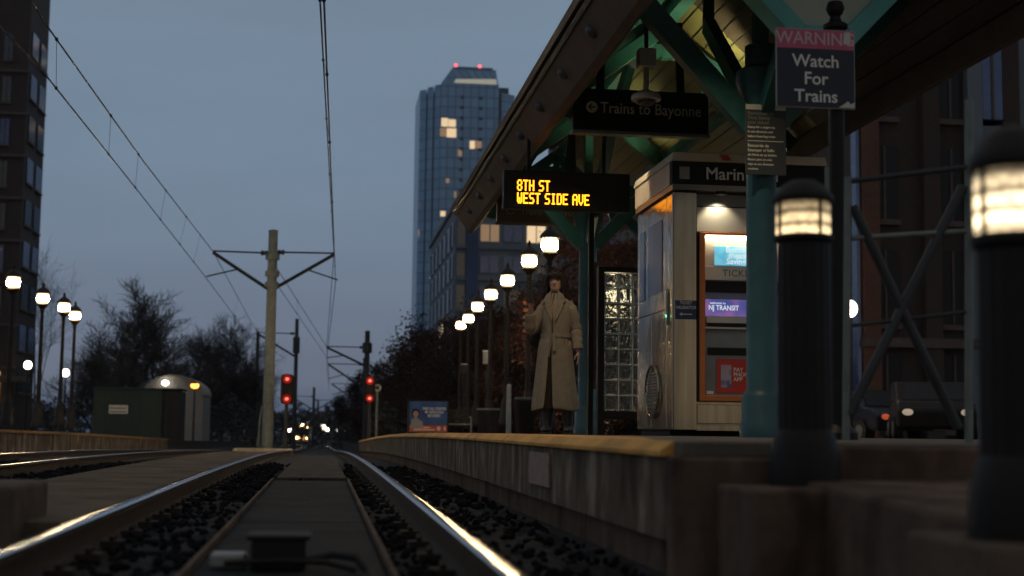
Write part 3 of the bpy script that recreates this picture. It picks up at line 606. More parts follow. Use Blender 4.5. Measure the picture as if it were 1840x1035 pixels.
b = MB(); pts = [(-.36*w+.05*cos(2*pi*k/20), -.003, h*.3+.05*sin(2*pi*k/20)) for k in range(21)]; b.tube(pts, .006, 5); b.build('arrow_disc', M['greytext'], t)
# LED message sign
F57 = {'8':'01110,10001,10001,01110,10001,10001,01110','T':'11111,00100,00100,00100,00100,00100,00100','H':'10001,10001,10001,11111,10001,10001,10001','S':'01111,10000,10000,01110,00001,00001,11110',
 'W':'10001,10001,10001,10101,10101,10101,01010','E':'11111,10000,10000,11110,10000,10000,11111','I':'01110,00100,00100,00100,00100,00100,01110','D':'11110,10001,10001,10001,10001,10001,11110','A':'01110,10001,10001,11111,10001,10001,10001','V':'10001,10001,10001,10001,10001,01010,00100'}
yl = 14.6
a, c = P(905, 373, yl), P(1132, 313, yl); w, h = c.x-a.x, c.z-a.z
t = thing('message_sign', 'black electronic sign showing 8TH ST and WEST SIDE AVE in amber lights', 'sign', (a.x, yl, a.z))
MB().box(0, w, 0, .16, 0, h).build('housing', M['black'], t, bevel=.008)
for s in (.2, .8): MB().beam((w*s, .08, h), (w*s, .08, 3.6-a.z), .035, .035).build('hanger', M['black'], t)
b = MB()
def dots(text, px, py_top, pitch):
    o = P(px, py_top, yl)-Vector((a.x, yl, a.z)); x = o.x
    for ch in text:
        if ch == ' ': x += pitch*4; continue
        for r, row in enumerate(F57[ch].split(',')):
            for k, v in enumerate(row):
                if v == '1':
                    for dx in (0, .5):
                        X = x+(k+dx)*pitch; Z = o.z-r*pitch*1.68; s = pitch*.46; b.box(X-s, X+s, -.006, -.001, Z-s*1.5, Z+s*1.5)
        x += pitch*6.35
dots('8TH ST', 930, 324, .0100); dots('WEST SIDE AVE', 930, 347, .0100)
b.build('lettering', M['led'], t)
# security camera
t = thing('security_camera', 'pale dome security camera on a stem in front of the hanging sign', 'camera', P(1161, 180, 11.6))
z0 = P(1161, 180, 11.6).z; pm = 11.6/2555
MB().box(-16*pm, 16*pm, -.07, .07, 62*pm, 96*pm).build('junction_box', M['machinelight'], t, bevel=.006)
MB().tube([(0,0,20*pm),(0,0,62*pm)], .024, 12).build('stem', M['machinelight'], t)
MB().tube([(0,0,96*pm),(0,0,4.6-z0)], .018, 8).build('drop_rod', M['blackm'], t)
MB().lathe([(.02,.09),(.06,.075),(.118,.045),(.126,.03),(.126,.0),(.11,-.004)], (0,0,0), 24).build('housing', M['machinelight'], t, smooth=True)
MB().ell((0,0,-.008), (.085,.085,.045), 18, 10).build('dome_lens', M['trainglass'], t, smooth=True)
# ================================================================== right foreground: signs, bollards, railing
YW = 8.3
a, c = P(1394, 192, YW), P(1534, 57, YW); w, h = c.x-a.x, c.z-a.z
t = thing('warning_sign', 'square navy and pink sign reading WARNING Watch For Trains, peeling at the corner', 'sign', (P(1508,100,YW).x, YW, .345)); ox, oz = a.x-t.location.x, a.z-.345
MB().lathe([(.11,0),(.11,.05),(.062,.10),(.055,.3),(.05,1.2),(.05,oz+h+.02),(.075,oz+h+.03),(.075,oz+h+.055),(.04,oz+h+.075),(.03,oz+h+.11),(.045,oz+h+.125),(.058,oz+h+.16),(.045,oz+h+.20),(.01,oz+h+.212)], (0,.062,0), 20).build('post', M['black'], t, smooth=True)
sgn = MB().box(ox, ox+w, -.012, 0, oz, oz+h).build('sign_plate', M['greyplate'], t, bevel=.002)
MB().box(ox+.006, ox+w-.006, -.0155, -.0125, oz+.006, oz+h*.745).build('navy_field', mat('sign_navy', (.012,.014,.035), .5, 0, 4, .1), sgn)
MB().box(ox+.006, ox+w-.006, -.0155, -.0125, oz+h*.75, oz+h-.006).build('pink_band', M['pink'], sgn)
txt('WARNING', .112, (ox+w/2, -.0165, oz+h*.872), sgn, mat('warning_letter', (.62,.45,.47), .6, 0, 6, .1), 'CENTER', .012, sx=.93)
txt('Watch\nFor\nTrains', .110, (ox+w/2, -.0165, oz+h*.365), sgn, M['white'], 'CENTER', .014, sx=1.0, ls=1.0)
b = MB(); b.prism([(ox+w-.11, oz+.008),(ox+w-.006, oz+.008),(ox+w-.006, oz+.045),(ox+w-.03, oz+.03),(ox+w-.05, oz+.05),(ox+w-.075, oz+.03)], -.0185, -.0165); b.prism([(ox+w-.075, oz+h-.09),(ox+w-.028, oz+h-.085),(ox+w-.03, oz+h-.012),(ox+w-.07, oz+h-.015)], -.0185, -.0168); b.build('peeled_patch', M['machinelight'], sgn)
YC = 10.23
a, c = P(1340, 313, YC), P(1412, 190, YC); w, h = c.x-a.x, c.z-a.z
t = thing('notice_sign', 'narrow dark bilingual ticket notice with pale top strip on the near teal column', 'sign', (a.x, YC, a.z))
MB().box(0, w, 0, .012, 0, h).build('sign_plate', mat('notice_dark', (.03,.034,.034), .5, 0, 5, .15), t, bevel=.002)
MB().box(.002, w-.002, -.004, -.0005, h*.925, h).build('top_strip', M['machinelight'], t)
MB().box(.03, w-.03, .0125, .07, h*.3, h*.7).build('bracket', M['black'], t)
for k, (s, sz, m_) in enumerate((('Remember to',.036,'greytext'),('Time Stamp',.036,'greytext'),('your ticket!',.036,'greytext'),('Stamp for a single trip',.024,'dimwhite'),('in one direction and',.024,'dimwhite'),('before boarding trains',.024,'dimwhite'),('',0,''),('Recuerde de',.032,'dimwhite'),('Estampar el Sello',.030,'dimwhite'),('de Hora en su boleto',.026,'dimwhite'),('Bueno para un solo',.024,'dimwhite'),('viaje en una direccion',.023,'dimwhite'),('continua',.023,'dimwhite'))):
    z = h*(.875-.066*k)
    if s: txt(s, sz, (.016, -.0006, z), t, M[m_], 'LEFT', .012)
    else: MB().box(.015, w-.02, -.0012, -.0004, z-.002, z+.002).build('rule', M['dimwhite'], t)
def bollard(label, x, y, zb, H, m, R=.094, ls=1.0):
    t = thing('bollard_light', label, 'bollard light', (x, y, zb), group='louvred bollard lights by the platform end'); k = H/1.07
    zz = lambda v: H-(1.071-v)*ls
    MB().lathe([(R*1.32,0),(R*1.32,.02),(R*1.28,.10),(R*1.10,.17),(R,.19)], (0,0,0), 28).build('base', M['black'], t, smooth=True)
    MB().lathe([(R*.99,.188),(R*.97,zz(.80)),(R*.97,zz(.842))], (0,0,0), 36, flute=.05).build('shaft', M['black'], t)
    MB().lathe([(R*.97,zz(.842)),(R*1.1,zz(.85)),(R*1.12,zz(.866)),(R*1.0,zz(.87))], (0,0,0), 28).build('collar', M['black'], t, smooth=True)
    MB().lathe([(R*.95,zz(.866)),(R*1.0,zz(.88)),(R*1.0,zz(.975)),(R*.9,zz(1.0))], (0,0,0), 28).build('lens', m, t, smooth=True)
    for q in range(4):
        an = 2*pi*q/4-pi/2+.30
        MB().tube([(R*1.04*cos(an), R*1.04*sin(an), zz(.86)), (R*1.04*cos(an), R*1.04*sin(an), zz(1.0))], .006, 6).build('lens_rib', M['black'], t)
    MB().lathe([(R*1.08,zz(.985)),(R*1.12,zz(.99)),(R*1.12,zz(1.005)),(R*1.0,zz(1.02)),(R*.78,zz(1.045)),(R*.45,zz(1.064)),(.005,zz(1.071))], (0,0,0), 28).build('cap', M['black'], t, smooth=True)
    for q in range(3):
        an = 2*pi*q/3+.2; MB().tube([(R*1.2*cos(an), R*1.2*sin(an), .02), (R*1.2*cos(an), R*1.2*sin(an), .045)], .010, 6).build('anchor_nut', M['greyplate'], t)
    return t
q = P(1447, 872, 4.75); bollard('black bollard light with honeycomb lens in front of the warning sign post', q.x, 4.75, q.z, 1.065, M['bollard'])
MB_ = MB().box(-.21,.21,-.30,.22,-.6,0).build('concrete_pedestal', M['brownblock'], bevel=.015); MB_.location = (q.x-.06, 4.75, q.z-.002); tag(MB_, 'brownish concrete pedestal under the black bollard light at the platform end', 'pedestal')
q2 = P(1838, 968, 3.15); bollard('black bollard light with hot bright lens at the right edge of view', q2.x, 3.15, q2.z, .975, M['bollardhot'], ls=1.32)
MB_ = MB().box(-.16,.4,-.16,.30,-.35,0).build('concrete_pedestal', M['footing'], bevel=.015); MB_.location = (q2.x, 3.15, q2.z-.002); tag(MB_, 'pinkish concrete footing under the bollard light at the right edge', 'pedestal')
# ramp and its side wall
b = MB(); z0, z1 = .235, .352
b.prism([(3.2, -.4), (3.2, z0-.06), (4.745, z0), (4.745, -.4)], 1.83, 2.75, 'YZ'); o = b.build('ramp_block', M['brownblock'], bevel=.02); tag(o, 'brown concrete ramp block between the two bollard lights', 'ramp')
# X braced railing
YR = 6.6
t = thing('railing', 'grey tube railing panel with crossed braces on the platform ramp', 'railing', (P(1525,760,YR).x, YR, .345))
def R_(px, py): v = P(px, py, YR); return (v.x-t.location.x, 0, v.z-.345)
for pa, pb, r, nm in (((1524,318),(1520,790),.018,'post'),((1741,180),(1741,800),.020,'post'),((1524,326),(1736,300),.014,'top_rail'),((1530,428),(1738,415),.014,'mid_rail'),((1530,585),(1738,560),.010,'low_rail'),((1532,370),(1722,770),.024,'brace'),((1730,335),(1525,745),.024,'brace')):
    MB().tube([R_(*pa), R_(*pb)], r, 10).build(nm, M['pole'] if nm in ('post', 'mid_rail') else M['darkpole'], t, smooth=True)
t = thing('bollard_pole', 'thin pale metal pole standing close behind the nearer bollard light with honeycomb lens', 'pole', (P(1490,760,7.4).x, 7.4, .345))
v = P(1491, 300, 7.4); MB().tube([(0,0,0),(0,0,v.z-.345)], .012, 8).build('tube', M['pole'], t, smooth=True); MB().lathe([(.04,0),(.04,.015)],(0,0,0),12).build('base_plate', M['pole'], t)
# shelter with glass blocks
YG = 16.4
g0 = P(1085, 738, YG); g1 = P(1136, 492, YG); cw = (g1.x-g0.x)/2; rh = (g1.z-g0.z)/9
t = thing('glass_block_screen', 'black framed windscreen wall of square glass blocks beside the kiosk', 'screen', (g0.x, YG, .355+zr(YG))); gz = g0.z-t.location.z
b = MB(); b.box(-.085, -.012, -.06, .06, 0, gz+rh*9+.07); b.box(cw*4+.01, cw*4+.08, -.06, .06, 0, gz+rh*9+.07); b.box(-.012, cw*4+.01, -.06, .06, gz+rh*9+.008, gz+rh*9+.07); b.box(-.012, cw*4+.01, -.06, .06, gz-.10, gz-.008); b.build('frame', M['black'], t, bevel=.005)
g = .006
for i in range(4):
    for j in range(9): MB().box(cw*i+g, cw*(i+1)-g, -.04, .04, gz+rh*j+g, gz+rh*(j+1)-g).build('glass_block', M['glassblock'], t, bevel=.012)
b = MB()
for i in range(1, 4): b.box(cw*i-g*.8, cw*i+g*.8, -.036, .036, gz, gz+rh*9)
for j in range(1, 9):
    for i in range(4): b.box(cw*i+g*1.0, cw*(i+1)-g*1.0, -.035, .035, gz+rh*j-g*.8, gz+rh*j+g*.8)
b.build('mortar', M['dimwhite'], t)
t = thing('shelter_lamp', 'shelter lamp glittering through the upper glass blocks', 'light', (3.82, 17.5, 2.16))
MB().box(-.05,.05,-.05,.05,-.03,.0).build('housing', M['black'], t, bevel=.005); MB().ell((0,0,-.055),(.05,.05,.03),12,8).build('lens', M['lampsmall'], t, smooth=True)
l = bpy.data.lights.new('shelter_beam', 'POINT'); l.energy = 14; l.color = (1,.80,.5); l.shadow_soft_size = .06; lo = bpy.data.objects.new('shelter_beam', l); COL.objects.link(lo); lo.parent = t; lo.location = (0,0,-.14)
# slim steel post beside the shelter
t = thing('shelter_post', 'black shelter post with a pinkish strip between the far column and glass blocks', 'post', (P(1062,770,17).x, 17, .355+zr(17)))
MB().box(-.045,.015,-.04,.04,0,2.9).build('post', M['black'], t); MB().box(.016,.06,-.02,.02,.55,2.1).build('strip', M['ledge'], t)
# ================================================================== person
def person():
    y = 14.7; gz = .355+zr(y)
    t = thing('person', 'person in long belted beige coat with dark bob, raised hand holding a phone', 'person', (P(1000,700,y).x, y, gz), rz=radians(-20))
    b = MB()
    def limb(pts, rs, n=12):
        for i in range(len(pts)): b.ell(pts[i], (rs[i],)*3, 10, 8)
        b.tube(pts, rs, n)
    # trunk, neck and head
    for c, r in (((0,0,.98),(.130,.095,.14)),((0,0,1.12),(.115,.085,.13)),((-.005,.0,1.27),(.135,.090,.12)),((-.005,.005,1.350),(.120,.065,.055))): b.ell(c, r, 16, 10)
    limb([(-.01,.01,1.36),(-.012,.0,1.50)], [.052,.047])
    b.ell((-.015,-.005,1.592), (.078,.094,.112), 18, 14); b.ell((-.015,-.036,1.530), (.057,.060,.060), 14, 10)     # skull, jaw
    b.ell((-.015,-.099,1.572), (.011,.016,.020), 8, 6); b.ell((-.015,-.094,1.594), (.008,.010,.024), 8, 6)           # nose
    for s in (-1,1): b.ell((-.015+s*.074,.01,1.578), (.012,.022,.032), 8, 6)
    # legs
    limb([(-.085,0,.93),(-.09,-.015,.52),(-.095,.01,.10)], [.085,.056,.038]); limb([(.085,0,.93),(.105,.0,.52),(.125,.03,.10)], [.085,.056,.038])
    b.ell((-.10,-.05,.045), (.042,.12,.042), 12, 8); b.ell((.135,-.03,.045), (.042,.12,.042), 12, 8)
    # arms: one bent up with the phone, one hanging
    limb([(-.115,.0,1.335),(-.160,-.005,1.27),(-.258,-.033,1.105),(-.250,-.16,1.31)], [.042,.042,.036,.026]); limb([(.105,.0,1.335),(.152,.005,1.27),(.195,.03,1.10),(.226,-.02,.875)], [.042,.042,.036,.026])
    # hands: palm, four fingers and a thumb each
    b.ell((-.246,-.175,1.352), (.030,.016,.042), 10, 8)
    for k, (dx, L) in enumerate(((-.026,.030),(-.009,.036),(.009,.034),(.025,.026))):
        limb([(-.246+dx,-.172,1.375+L*.4),(-.246+dx*1.1,-.196,1.385+L),(-.246+dx*.9,-.214,1.375+L)], [.0085,.008,.0072], 8)
    limb([(-.222,-.18,1.345),(-.212,-.200,1.372),(-.222,-.212,1.392)], [.010,.009,.008], 8)
    b.ell((.232,-.03,.815), (.017,.032,.045), 10, 8)
    for k, (dy, L) in enumerate(((-.055,.055),(-.038,.066),(-.021,.062),(-.005,.050))):
        limb([(.234,dy,.785),(.232,dy-.004,.785-L*.6),(.220,dy-.006,.785-L)], [.0085,.008,.007], 8)
    limb([(.222,-.058,.83),(.206,-.075,.80),(.204,-.078,.775)], [.010,.009,.008], 8)
    body = b.build('body', [M['skin']], t, smooth=True)
    md = body.modifiers.new('remesh', 'REMESH'); md.mode = 'VOXEL'; md.voxel_size = .0065; md.use_smooth_shade = True
    md = body.modifiers.new('smooth', 'SMOOTH'); md.factor = .5; md.iterations = 4
    for s in (-1, 1):
        MB().ell((-.015+s*.030,-.0875,1.602), (.014,.008,.006), 10, 6).build('eye', M['eye'], body, smooth=True)
        MB().tube([(-.015+s*.050,-.082,1.617),(-.015+s*.030,-.093,1.622),(-.015+s*.014,-.094,1.618)], .004, 6).build('eyebrow', M['hair'], body)
    MB().ell((-.015,-.0925,1.540), (.020,.008,.007), 10, 6).build('mouth', M['lips'], body, smooth=True)
    # hair: cap plus many locks
    b = MB(); random.seed(3)
    lv_ = ((1.722,.012),(1.712,.048),(1.690,.078),(1.660,.097),(1.625,.108),(1.58,.114),(1.53,.120),(1.48,.127),(1.43,.130),(1.385,.118))
    n = 40; vs = []; fs = []                  # bob: full on top, open in front of the face
    for i, (z, rr) in enumerate(lv_):
        op = radians(4) if z > 1.65 else radians(34 if z > 1.6 else 40)
        for k in range(n+1):
            a = -pi/2+op+(2*pi-2*op)*k/n; w = 1+.07*noise.noise((cos(a)*3, sin(a)*3, z*9))
            vs.append((-.015+rr*w*cos(a)*.98, .012+rr*w*sin(a)*1.06, z+(.02*noise.noise((cos(a)*4, sin(a)*4, 7)) if i == len(lv_)-1 else 0)))
    for i in range(len(lv_)-1): fs += [(i*(n+1)+k, i*(n+1)+k+1, (i+1)*(n+1)+k+1, (i+1)*(n+1)+k) for k in range(n)]
    b.add(vs, fs)
    for k in range(150):
        q = random.uniform(-pi/2+.72, 3*pi/2-.72); x, yv = cos(q), sin(q); z = random.uniform(1.46, 1.66); rr = .112+.02*random.random()+.012*(1.66-z)/.2; L = random.uniform(.06, .12); w = random.uniform(.007, .012)
        p0 = Vector((-.015+rr*.93*x, .012+rr*yv, z)); b.tube([p0, p0+Vector((x*.012, yv*.01, -L*.5)), p0+Vector((x*random.uniform(-.01,.03), yv*random.uniform(-.01,.02), -L))], [w*.5, w, w*.2], 5)
    for k in range(22):                       # fringe
        x = -.080+.13*k/21; p0 = Vector((x, -.070-.028*cos((x+.015)*14), 1.682)); b.tube([p0, p0+Vector((random.uniform(-.008,.008), -.016, -.03)), p0+Vector((random.uniform(-.012,.012), -.014, -.046-.020*random.random()))], [.009,.008,.002], 5)
    b.build('hair', M['hair'], body, smooth=True)
    # coat: lofted rings with folds, open front slit
    lev = [(.245,.250,.170,.018),(.35,.240,.165,.016),(.50,.222,.155,.013),(.68,.202,.145,.010),(.85,.186,.135,.008),(.97,.172,.125,.006),(1.03,.150,.118,.004),(1.09,.155,.122,.003),(1.20,.168,.128,.003),(1.30,.174,.124,.002),(1.365,.160,.108,.001),(1.415,.112,.090,0),(1.455,.085,.080,0),(1.475,.070,.072,0)]
    n = 72; vs = []; fs = []
    for i, (z, rx, ry, fd) in enumerate(lev):
        for k in range(n):
            a = -pi/2+2*pi*k/n; f = 1+fd*6*(sin(a*7+1+z*1.5)*.55+sin(a*13+2.2)*.3+.4*noise.noise((a*2, z*3, 1)))*.55
            op = 0
            if z < .95: op = (.95-z)*.42     # slit opens downward on the viewer's left of centre
            aa = a-.16
            if k == 0 or k == n-1: pass
            a2 = a+(op*.55*(1-k/n*2) if k < n/2 else -op*.55*(2*k/n-1))
            vs.append((rx*f*cos(a2-.12)-.012*(z<1.0)-.005, ry*f*sin(a2-.12), z+(.012*sin(a*3) if i == 0 else 0)))
    for i in range(len(lev)-1):
        for k in range(n-1): fs.append((i*n+k, i*n+k+1, (i+1)*n+k+1, (i+1)*n+k))
    b = MB(); b.add(vs, fs)
    co = b.build('coat', [M['coat'], M['coatdark']], body, smooth=True); md = co.modifiers.new('thick', 'SOLIDIFY'); md.thickness = .012; md.offset = -1; md = co.modifiers.new('sub', 'SUBSURF'); md.levels = md.render_levels = 1
    b = MB(); b.add([(-.05,-.095,.97),(.10,-.095,.97),(.14,-.10,.27),(-.12,-.10,.27),(-.05,-.06,.97),(.10,-.06,.97),(.14,-.06,.27),(-.12,-.06,.27)], [(0,1,2,3),(7,6,5,4),(0,4,5,1),(1,5,6,2),(2,6,7,3),(3,7,4,0)]); b.build('inner_skirt', M['coatdark'], body)
    def sleeve(pts, rs):
        b = MB(); P2 = []; R2 = []
        for i in range(len(pts)-1):
            for q in range(5):
                f = q/5; p = Vector(pts[i]).lerp(Vector(pts[i+1]), f); P2.append(p+Vector((.004*noise.noise((i*3+q,0,0)),0,0))); R2.append(rs[i]*(1-f)+rs[i+1]*f+.005*sin((i*5+q)*2.1))
        P2.append(pts[-1]); R2.append(rs[-1]); b.tube(P2, R2, 16); b.build('sleeve', M['coat'], body, smooth=True)
    sleeve([(-.105,.0,1.365),(-.165,-.005,1.28),(-.258,-.035,1.095),(-.272,-.07,1.105),(-.262,-.14,1.25)], [.064,.068,.066,.064,.048])
    sleeve([(.10,.0,1.365),(.155,.005,1.28),(.195,.03,1.10),(.214,.0,.99),(.226,-.018,.885)], [.064,.068,.062,.058,.054])
    b = MB()                                   # collar and lapels
    for s in (-1, 1):
        b.prism([(-.012+s*.035,1.50),(-.012+s*.090,1.455),(-.012+s*.125,1.385),(-.012+s*.095,1.365),(-.012+s*.105,1.335),(-.012+s*.02,1.16),(-.012+s*.012,1.20),(-.012+s*.04,1.40)], -.150 if s > 0 else -.146, -.128)
    b.v = [(x, yv+max(0, (z-1.25))*.16+abs(x)*.22, z) for x, yv, z in b.v]
    b.build('lapels', M['coat'], body, bevel=.004)
    b = MB(); n = 40
    b.add([(.172*cos(2*pi*k/n)-.005, .128*sin(2*pi*k/n), zz) for zz in (1.005,1.05) for k in range(n)], [(k,(k+1)%n,n+(k+1)%n,n+k) for k in range(n)])
    b.beam((-.03,-.135,1.03),(-.06,-.15,.80),.035,.012); b.beam((-.01,-.135,1.03),(.005,-.15,.86),.035,.012); b.build('belt', M['coat'], body)
    for s, (x, yv, tx, ty) in ((-1,(-.094,-.0,-.10,-.05)),(1,(.118,.02,.135,-.03))):
        b = MB(); b.tube([(x,yv,.34),(x,yv,.20),(x*1.02,yv+.005,.10),(x*1.04,yv,.05)], [.062,.058,.050,.050], 14); b.ell((tx,ty,.045),(.05,.13,.045),14,8); b.box(tx-.042,tx+.042,ty-.12,ty+.11,0,.02); b.build('boot', M['boot'], body, smooth=True)
    p = thing('phone', 'dark smartphone held up in the raised hand of the person in the beige coat', 'phone'); p.location = t.matrix_basis @ Vector((-.243,-.216,1.425)); p.rotation_euler = (radians(-12), 0, radians(-20))
    MB().box(-.037,.037,-.0045,.0045,-.075,.075).build('case', M['black'], p, bevel=.004); MB().box(-.033,.033,.0046,.0054,-.068,.068).build('screen', M['trainglass'], p)
    g = thing('handbag', 'dark shoulder bag hanging behind the elbow of the person in the beige coat', 'bag'); g.location = t.matrix_basis @ Vector((-.20,.12,.90))
    b = MB(); b.ell((0,0,.08),(.12,.05,.10),16,10); b.build('bag_body', M['black'], g, smooth=True); MB().tube([(-.08,0,.15),(-.04,-.02,.36),(.06,-.06,.50)], .008, 6).build('strap', M['black'], g)
person()
# ================================================================== lantern posts
def lantern_post(label, loc, H=3.95, group='lantern lamp posts'):
    t = thing('street_lamp', label, 'street lamp', loc, group=group)
    h = H-.75
    MB().lathe([(.17,0),(.17,.12),(.14,.16),(.12,.5),(.085,.6),(.065,.7)], (0,0,0), 20).build('base', M['black'], t, smooth=True)
    MB().lathe([(.062,.68),(.045,h-.1),(.06,h-.08),(.06,h-.04),(.045,h)], (0,0,0), 16, flute=.08).build('pole', M['black'], t)
    MB().lathe([(.045,h-.02),(.12,h+.08),(.165,h+.12),(.15,h+.14)], (0,0,0), 20).build('lantern_cup', M['black'], t, smooth=True)
    MB().lathe([(.10,h+.13),(.145,h+.19),(.160,h+.28),(.158,h+.36),(.150,h+.42)], (0,0,0), 20).build('globe', M['lamp'], t, smooth=True)
    MB().lathe([(.20,h+.415),(.20,h+.44),(.17,h+.50),(.10,h+.57),(.05,h+.60),(.03,h+.64),(.045,h+.67),(.03,h+.70),(.004,h+.75)], (0,0,0), 20).build('cap', M['black'], t, smooth=True)
    b = MB()
    for k in range(4):
        a = pi/4+k*pi/2; b.tube([(.155*cos(a),.155*sin(a),h+.13),(.172*cos(a),.172*sin(a),h+.43)], .008, 5)
    b.build('cage', M['black'], t)
    return t
def lamp_at(px, py, y, label, first=[None], H=3.95):     # py = middle of the glowing globe
    g = P(px, py, y); zg = .355+zr(y); loc = (g.x, y, g.z-(H-.75+.28))
    if first[0] is None: first[0] = lantern_post(label, loc); return first[0]
    return dup(first[0], loc, label)
for px, py, y, l in ((988,441,26.6,'lit lantern lamp directly above the head of the coated person'),(951,470,30.2,'brightest lantern lamp just left of the coated person'),(912,505,34.2,'lit lantern second to the left of the coated person, over the striped sign'),
    (882,530,37.6,'lit lantern third to the left of the coated person'),(858,552,41.5,'lit lantern fourth to the left of the coated person'),(842,573,45.5,'second farthest lit lantern of the row on the right platform'),(828,585,49,'farthest and smallest lit lantern of the row on the right platform'),
    (24,508,36,'leftmost lit lantern lamp in front of the brick block'),(77,537,40,'lit lantern lamp on the left platform between brick block and bare trees'),(115,553,43.3,'left one of the close pair of lit lanterns by the bare trees'),(135,568,45.6,'right one of the close pair of lit lanterns by the bare trees')):
    lamp_at(px, py, y, l)
def globe_post(px, py, y, label):
    g = P(px, py, y); z0 = zr(y)+.2; t = thing('globe_lamp', label, 'street lamp', (g.x, y, z0)); h = g.z-z0
    MB().lathe([(.07,0),(.05,.4),(.04,h-.2)], (0,0,0), 10).build('pole', M['black'], t); MB().lathe([(.05,h-.22),(.12,h-.16),(.10,h-.14)], (0,0,0), 12).build('cup', M['black'], t)
    MB().ell((0,0,h), (.20,.20,.22), 12, 8).build('globe', M['lampsmall'], t, smooth=True)
globe_post(50, 656, 78, 'small white globe lamp low in front of the brick block')
globe_post(118, 670, 84, 'small white globe lamp under the close pair of lanterns')
globe_post(1526, 555, 34, 'white globe lamp glowing behind the crossed railing')
# ================================================================== overhead line
def cat_pole(name, label, x, y, H, r, mt, base_h=.5):
    t = thing(name, label, 'pole', (x, y, zr(y)-.15))
    MB().lathe([(r*1.04,0),(r,.5),(r*.82,H)], (0,0,0), 20).build('shaft', mt, t, smooth=True)
    MB().lathe([(r*.88,H),(r*.88,H+.06),(.02,H+.1)], (0,0,0), 16).build('cap', mt, t)
    return t
def cantilever(t, dx, dy, z_top, z_join, z_con, off, r=.03):     # arm from the pole out to the wires
    s = 1 if dx > 0 else -1
    MB().tube([(0,0,z_top),(dx,dy,z_top+.02)], r*.7, 6).build('top_tube', M['wire'], t)
    MB().tube([(s*.1,0,z_join),(dx,dy,z_top-.03)], r*1.3, 8).build('strut_tube', M['wire'], t)
    f = .55; q = Vector((s*.1,0,z_join)).lerp(Vector((dx,dy,z_top-.03)), f)
    MB().tube([q, (dx+off,dy,z_con+.06)], r*.6, 6).build('steady_arm', M['wire'], t)
    MB().lathe([(r*1.2,-.12),(r*2.2,-.06),(r*1.2,0),(r*2.2,.06),(r*1.2,.12)], (s*.28,0,z_top), 8, 'X').build('insulator', M['darkpole'], t)
YA = 48.
pa = P(480, 803, YA); pole_a = cat_pole('catenary_pole', 'pale grey overhead line pole with two wire arms between the tracks', pa.x, YA, P(488,412,YA).z-zr(YA)+.15-.1, .185, M['pole'])
zA = zr(YA)-.15; top = P(600,456,YA); cont = P(603,506,YA)
for z in (462, 492, 512): MB().lathe([(.225,-.09),(.235,-.08),(.235,.08),(.225,.09)], (0,0,P(487,z,YA).z-zA), 20).build('band', M['pole'], pole_a)
cantilever(pole_a, top.x-pa.x, 0, top.z-zA, P(490,518,YA).z-zA, cont.z-zA, .15, .045)
lt = P(383,452,YA); lc = P(371,500,YA)
cantilever(pole_a, lt.x-pa.x, 0, lt.z-zA, P(480,520,YA).z-zA, lc.z-zA, -.2, .045)
b = MB(); b.tube([(-.25,-.1,.1),(-.28,-.1,1.0),(-.2,-.12,1.6)], .03, 6); b.tube([(-.35,-.1,.1),(-.24,-.12,1.1)], .025, 6); b.build('cable_duct', M['pole'], pole_a)
q = P(473, 812, YA); f = MB().box(-1.0, .85, -.6, .7, -.6, .22); o = f.build('pole_footing', M['tan'], bevel=.03); o.location = (pa.x, 46.6, P(473,806,46.6).z-.22); tag(o, 'pale concrete footing under the grey overhead line pole', 'footing')
YB = 92.
pb = P(528, 790, YB); pole_b = cat_pole('catenary_pole', 'dark thin overhead line pole with transformer rising behind the red signal', pb.x, YB, P(529,575,YB).z-zr(YB)+.15, .14, M['darkpole']); zB = zr(YB)-.15
MB().lathe([(.12,-.55),(.22,-.5),(.22,.5),(.12,.55)], (0,0,P(528,620,YB).z-zB), 14).build('transformer', M['darkpole'], pole_b)
bt = P(462, 598, YB)
cantilever(pole_b, bt.x-pb.x, 0, bt.z-zB, P(528,640,YB).z-zB, bt.z-zB-1.1, -.1, .05)
YR_ = 76.
pr_ = P(656, 797, YR_); pole_r = cat_pole('catenary_pole', 'dark overhead line pole with arms toward the tracks beside the right red signal', pr_.x, YR_, P(656,597,YR_).z-zr(YR_)+.15, .16, M['darkpole']); zR = zr(YR_)-.15
MB().lathe([(.15,-.3),(.26,-.25),(.26,.25),(.15,.3)], (0,0,P(656,625,YR_).z-zR), 14).build('insulator_drum', M['darkpole'], pole_r)
rt = P(587, 623, YR_); rc = P(587, 645, YR_)
cantilever(pole_r, rt.x-pr_.x, 0, rt.z-zR, P(656,657,YR_).z-zR, rc.z-zR, 0, .045)
YL = 112.
pl_ = P(458, 790, YL); cat_pole('catenary_pole', 'dark post left of the grey overhead line pole against the trees', pl_.x, YL, P(459,598,YL).z-zr(YL)+.15, .16, M['darkpole'])
for px, py, y, l in ((562,697,170,'distant overhead line pole above the oncoming tram'),(570,720,215,'far distant overhead line pole right of the oncoming tram')):
    v = P(px, 790, y); t = cat_pole('catenary_pole', l, v.x, y, P(px,py,y).z-zr(y)+.15, .18, M['darkpole']); zt_ = P(px,py+8,y).z-t.location.z
    cantilever(t, -2.6, 0, zt_-.5, zt_-2, zt_-1.6, 0, .05); cantilever(t, 2.2, 0, zt_-.9, zt_-2.2, zt_-1.8, 0, .05)
for k, (px, py, y) in enumerate(((652, 655, 100), (640, 690, 135))):
    v = P(px, 790, y); t = cat_pole('catenary_pole', ('overhead line pole half lost in the dark trees on the right', 'farthest overhead line pole at the edge of the right trees')[k], v.x, y, P(px,py-10,y).z-zr(y)+.15, .14, M['darkpole']); zt_ = P(px,py,y).z-t.location.z
    cantilever(t, P((590,596)[k],py,y).x-v.x, 0, zt_, zt_-1.6, zt_-1.1, 0, .05)
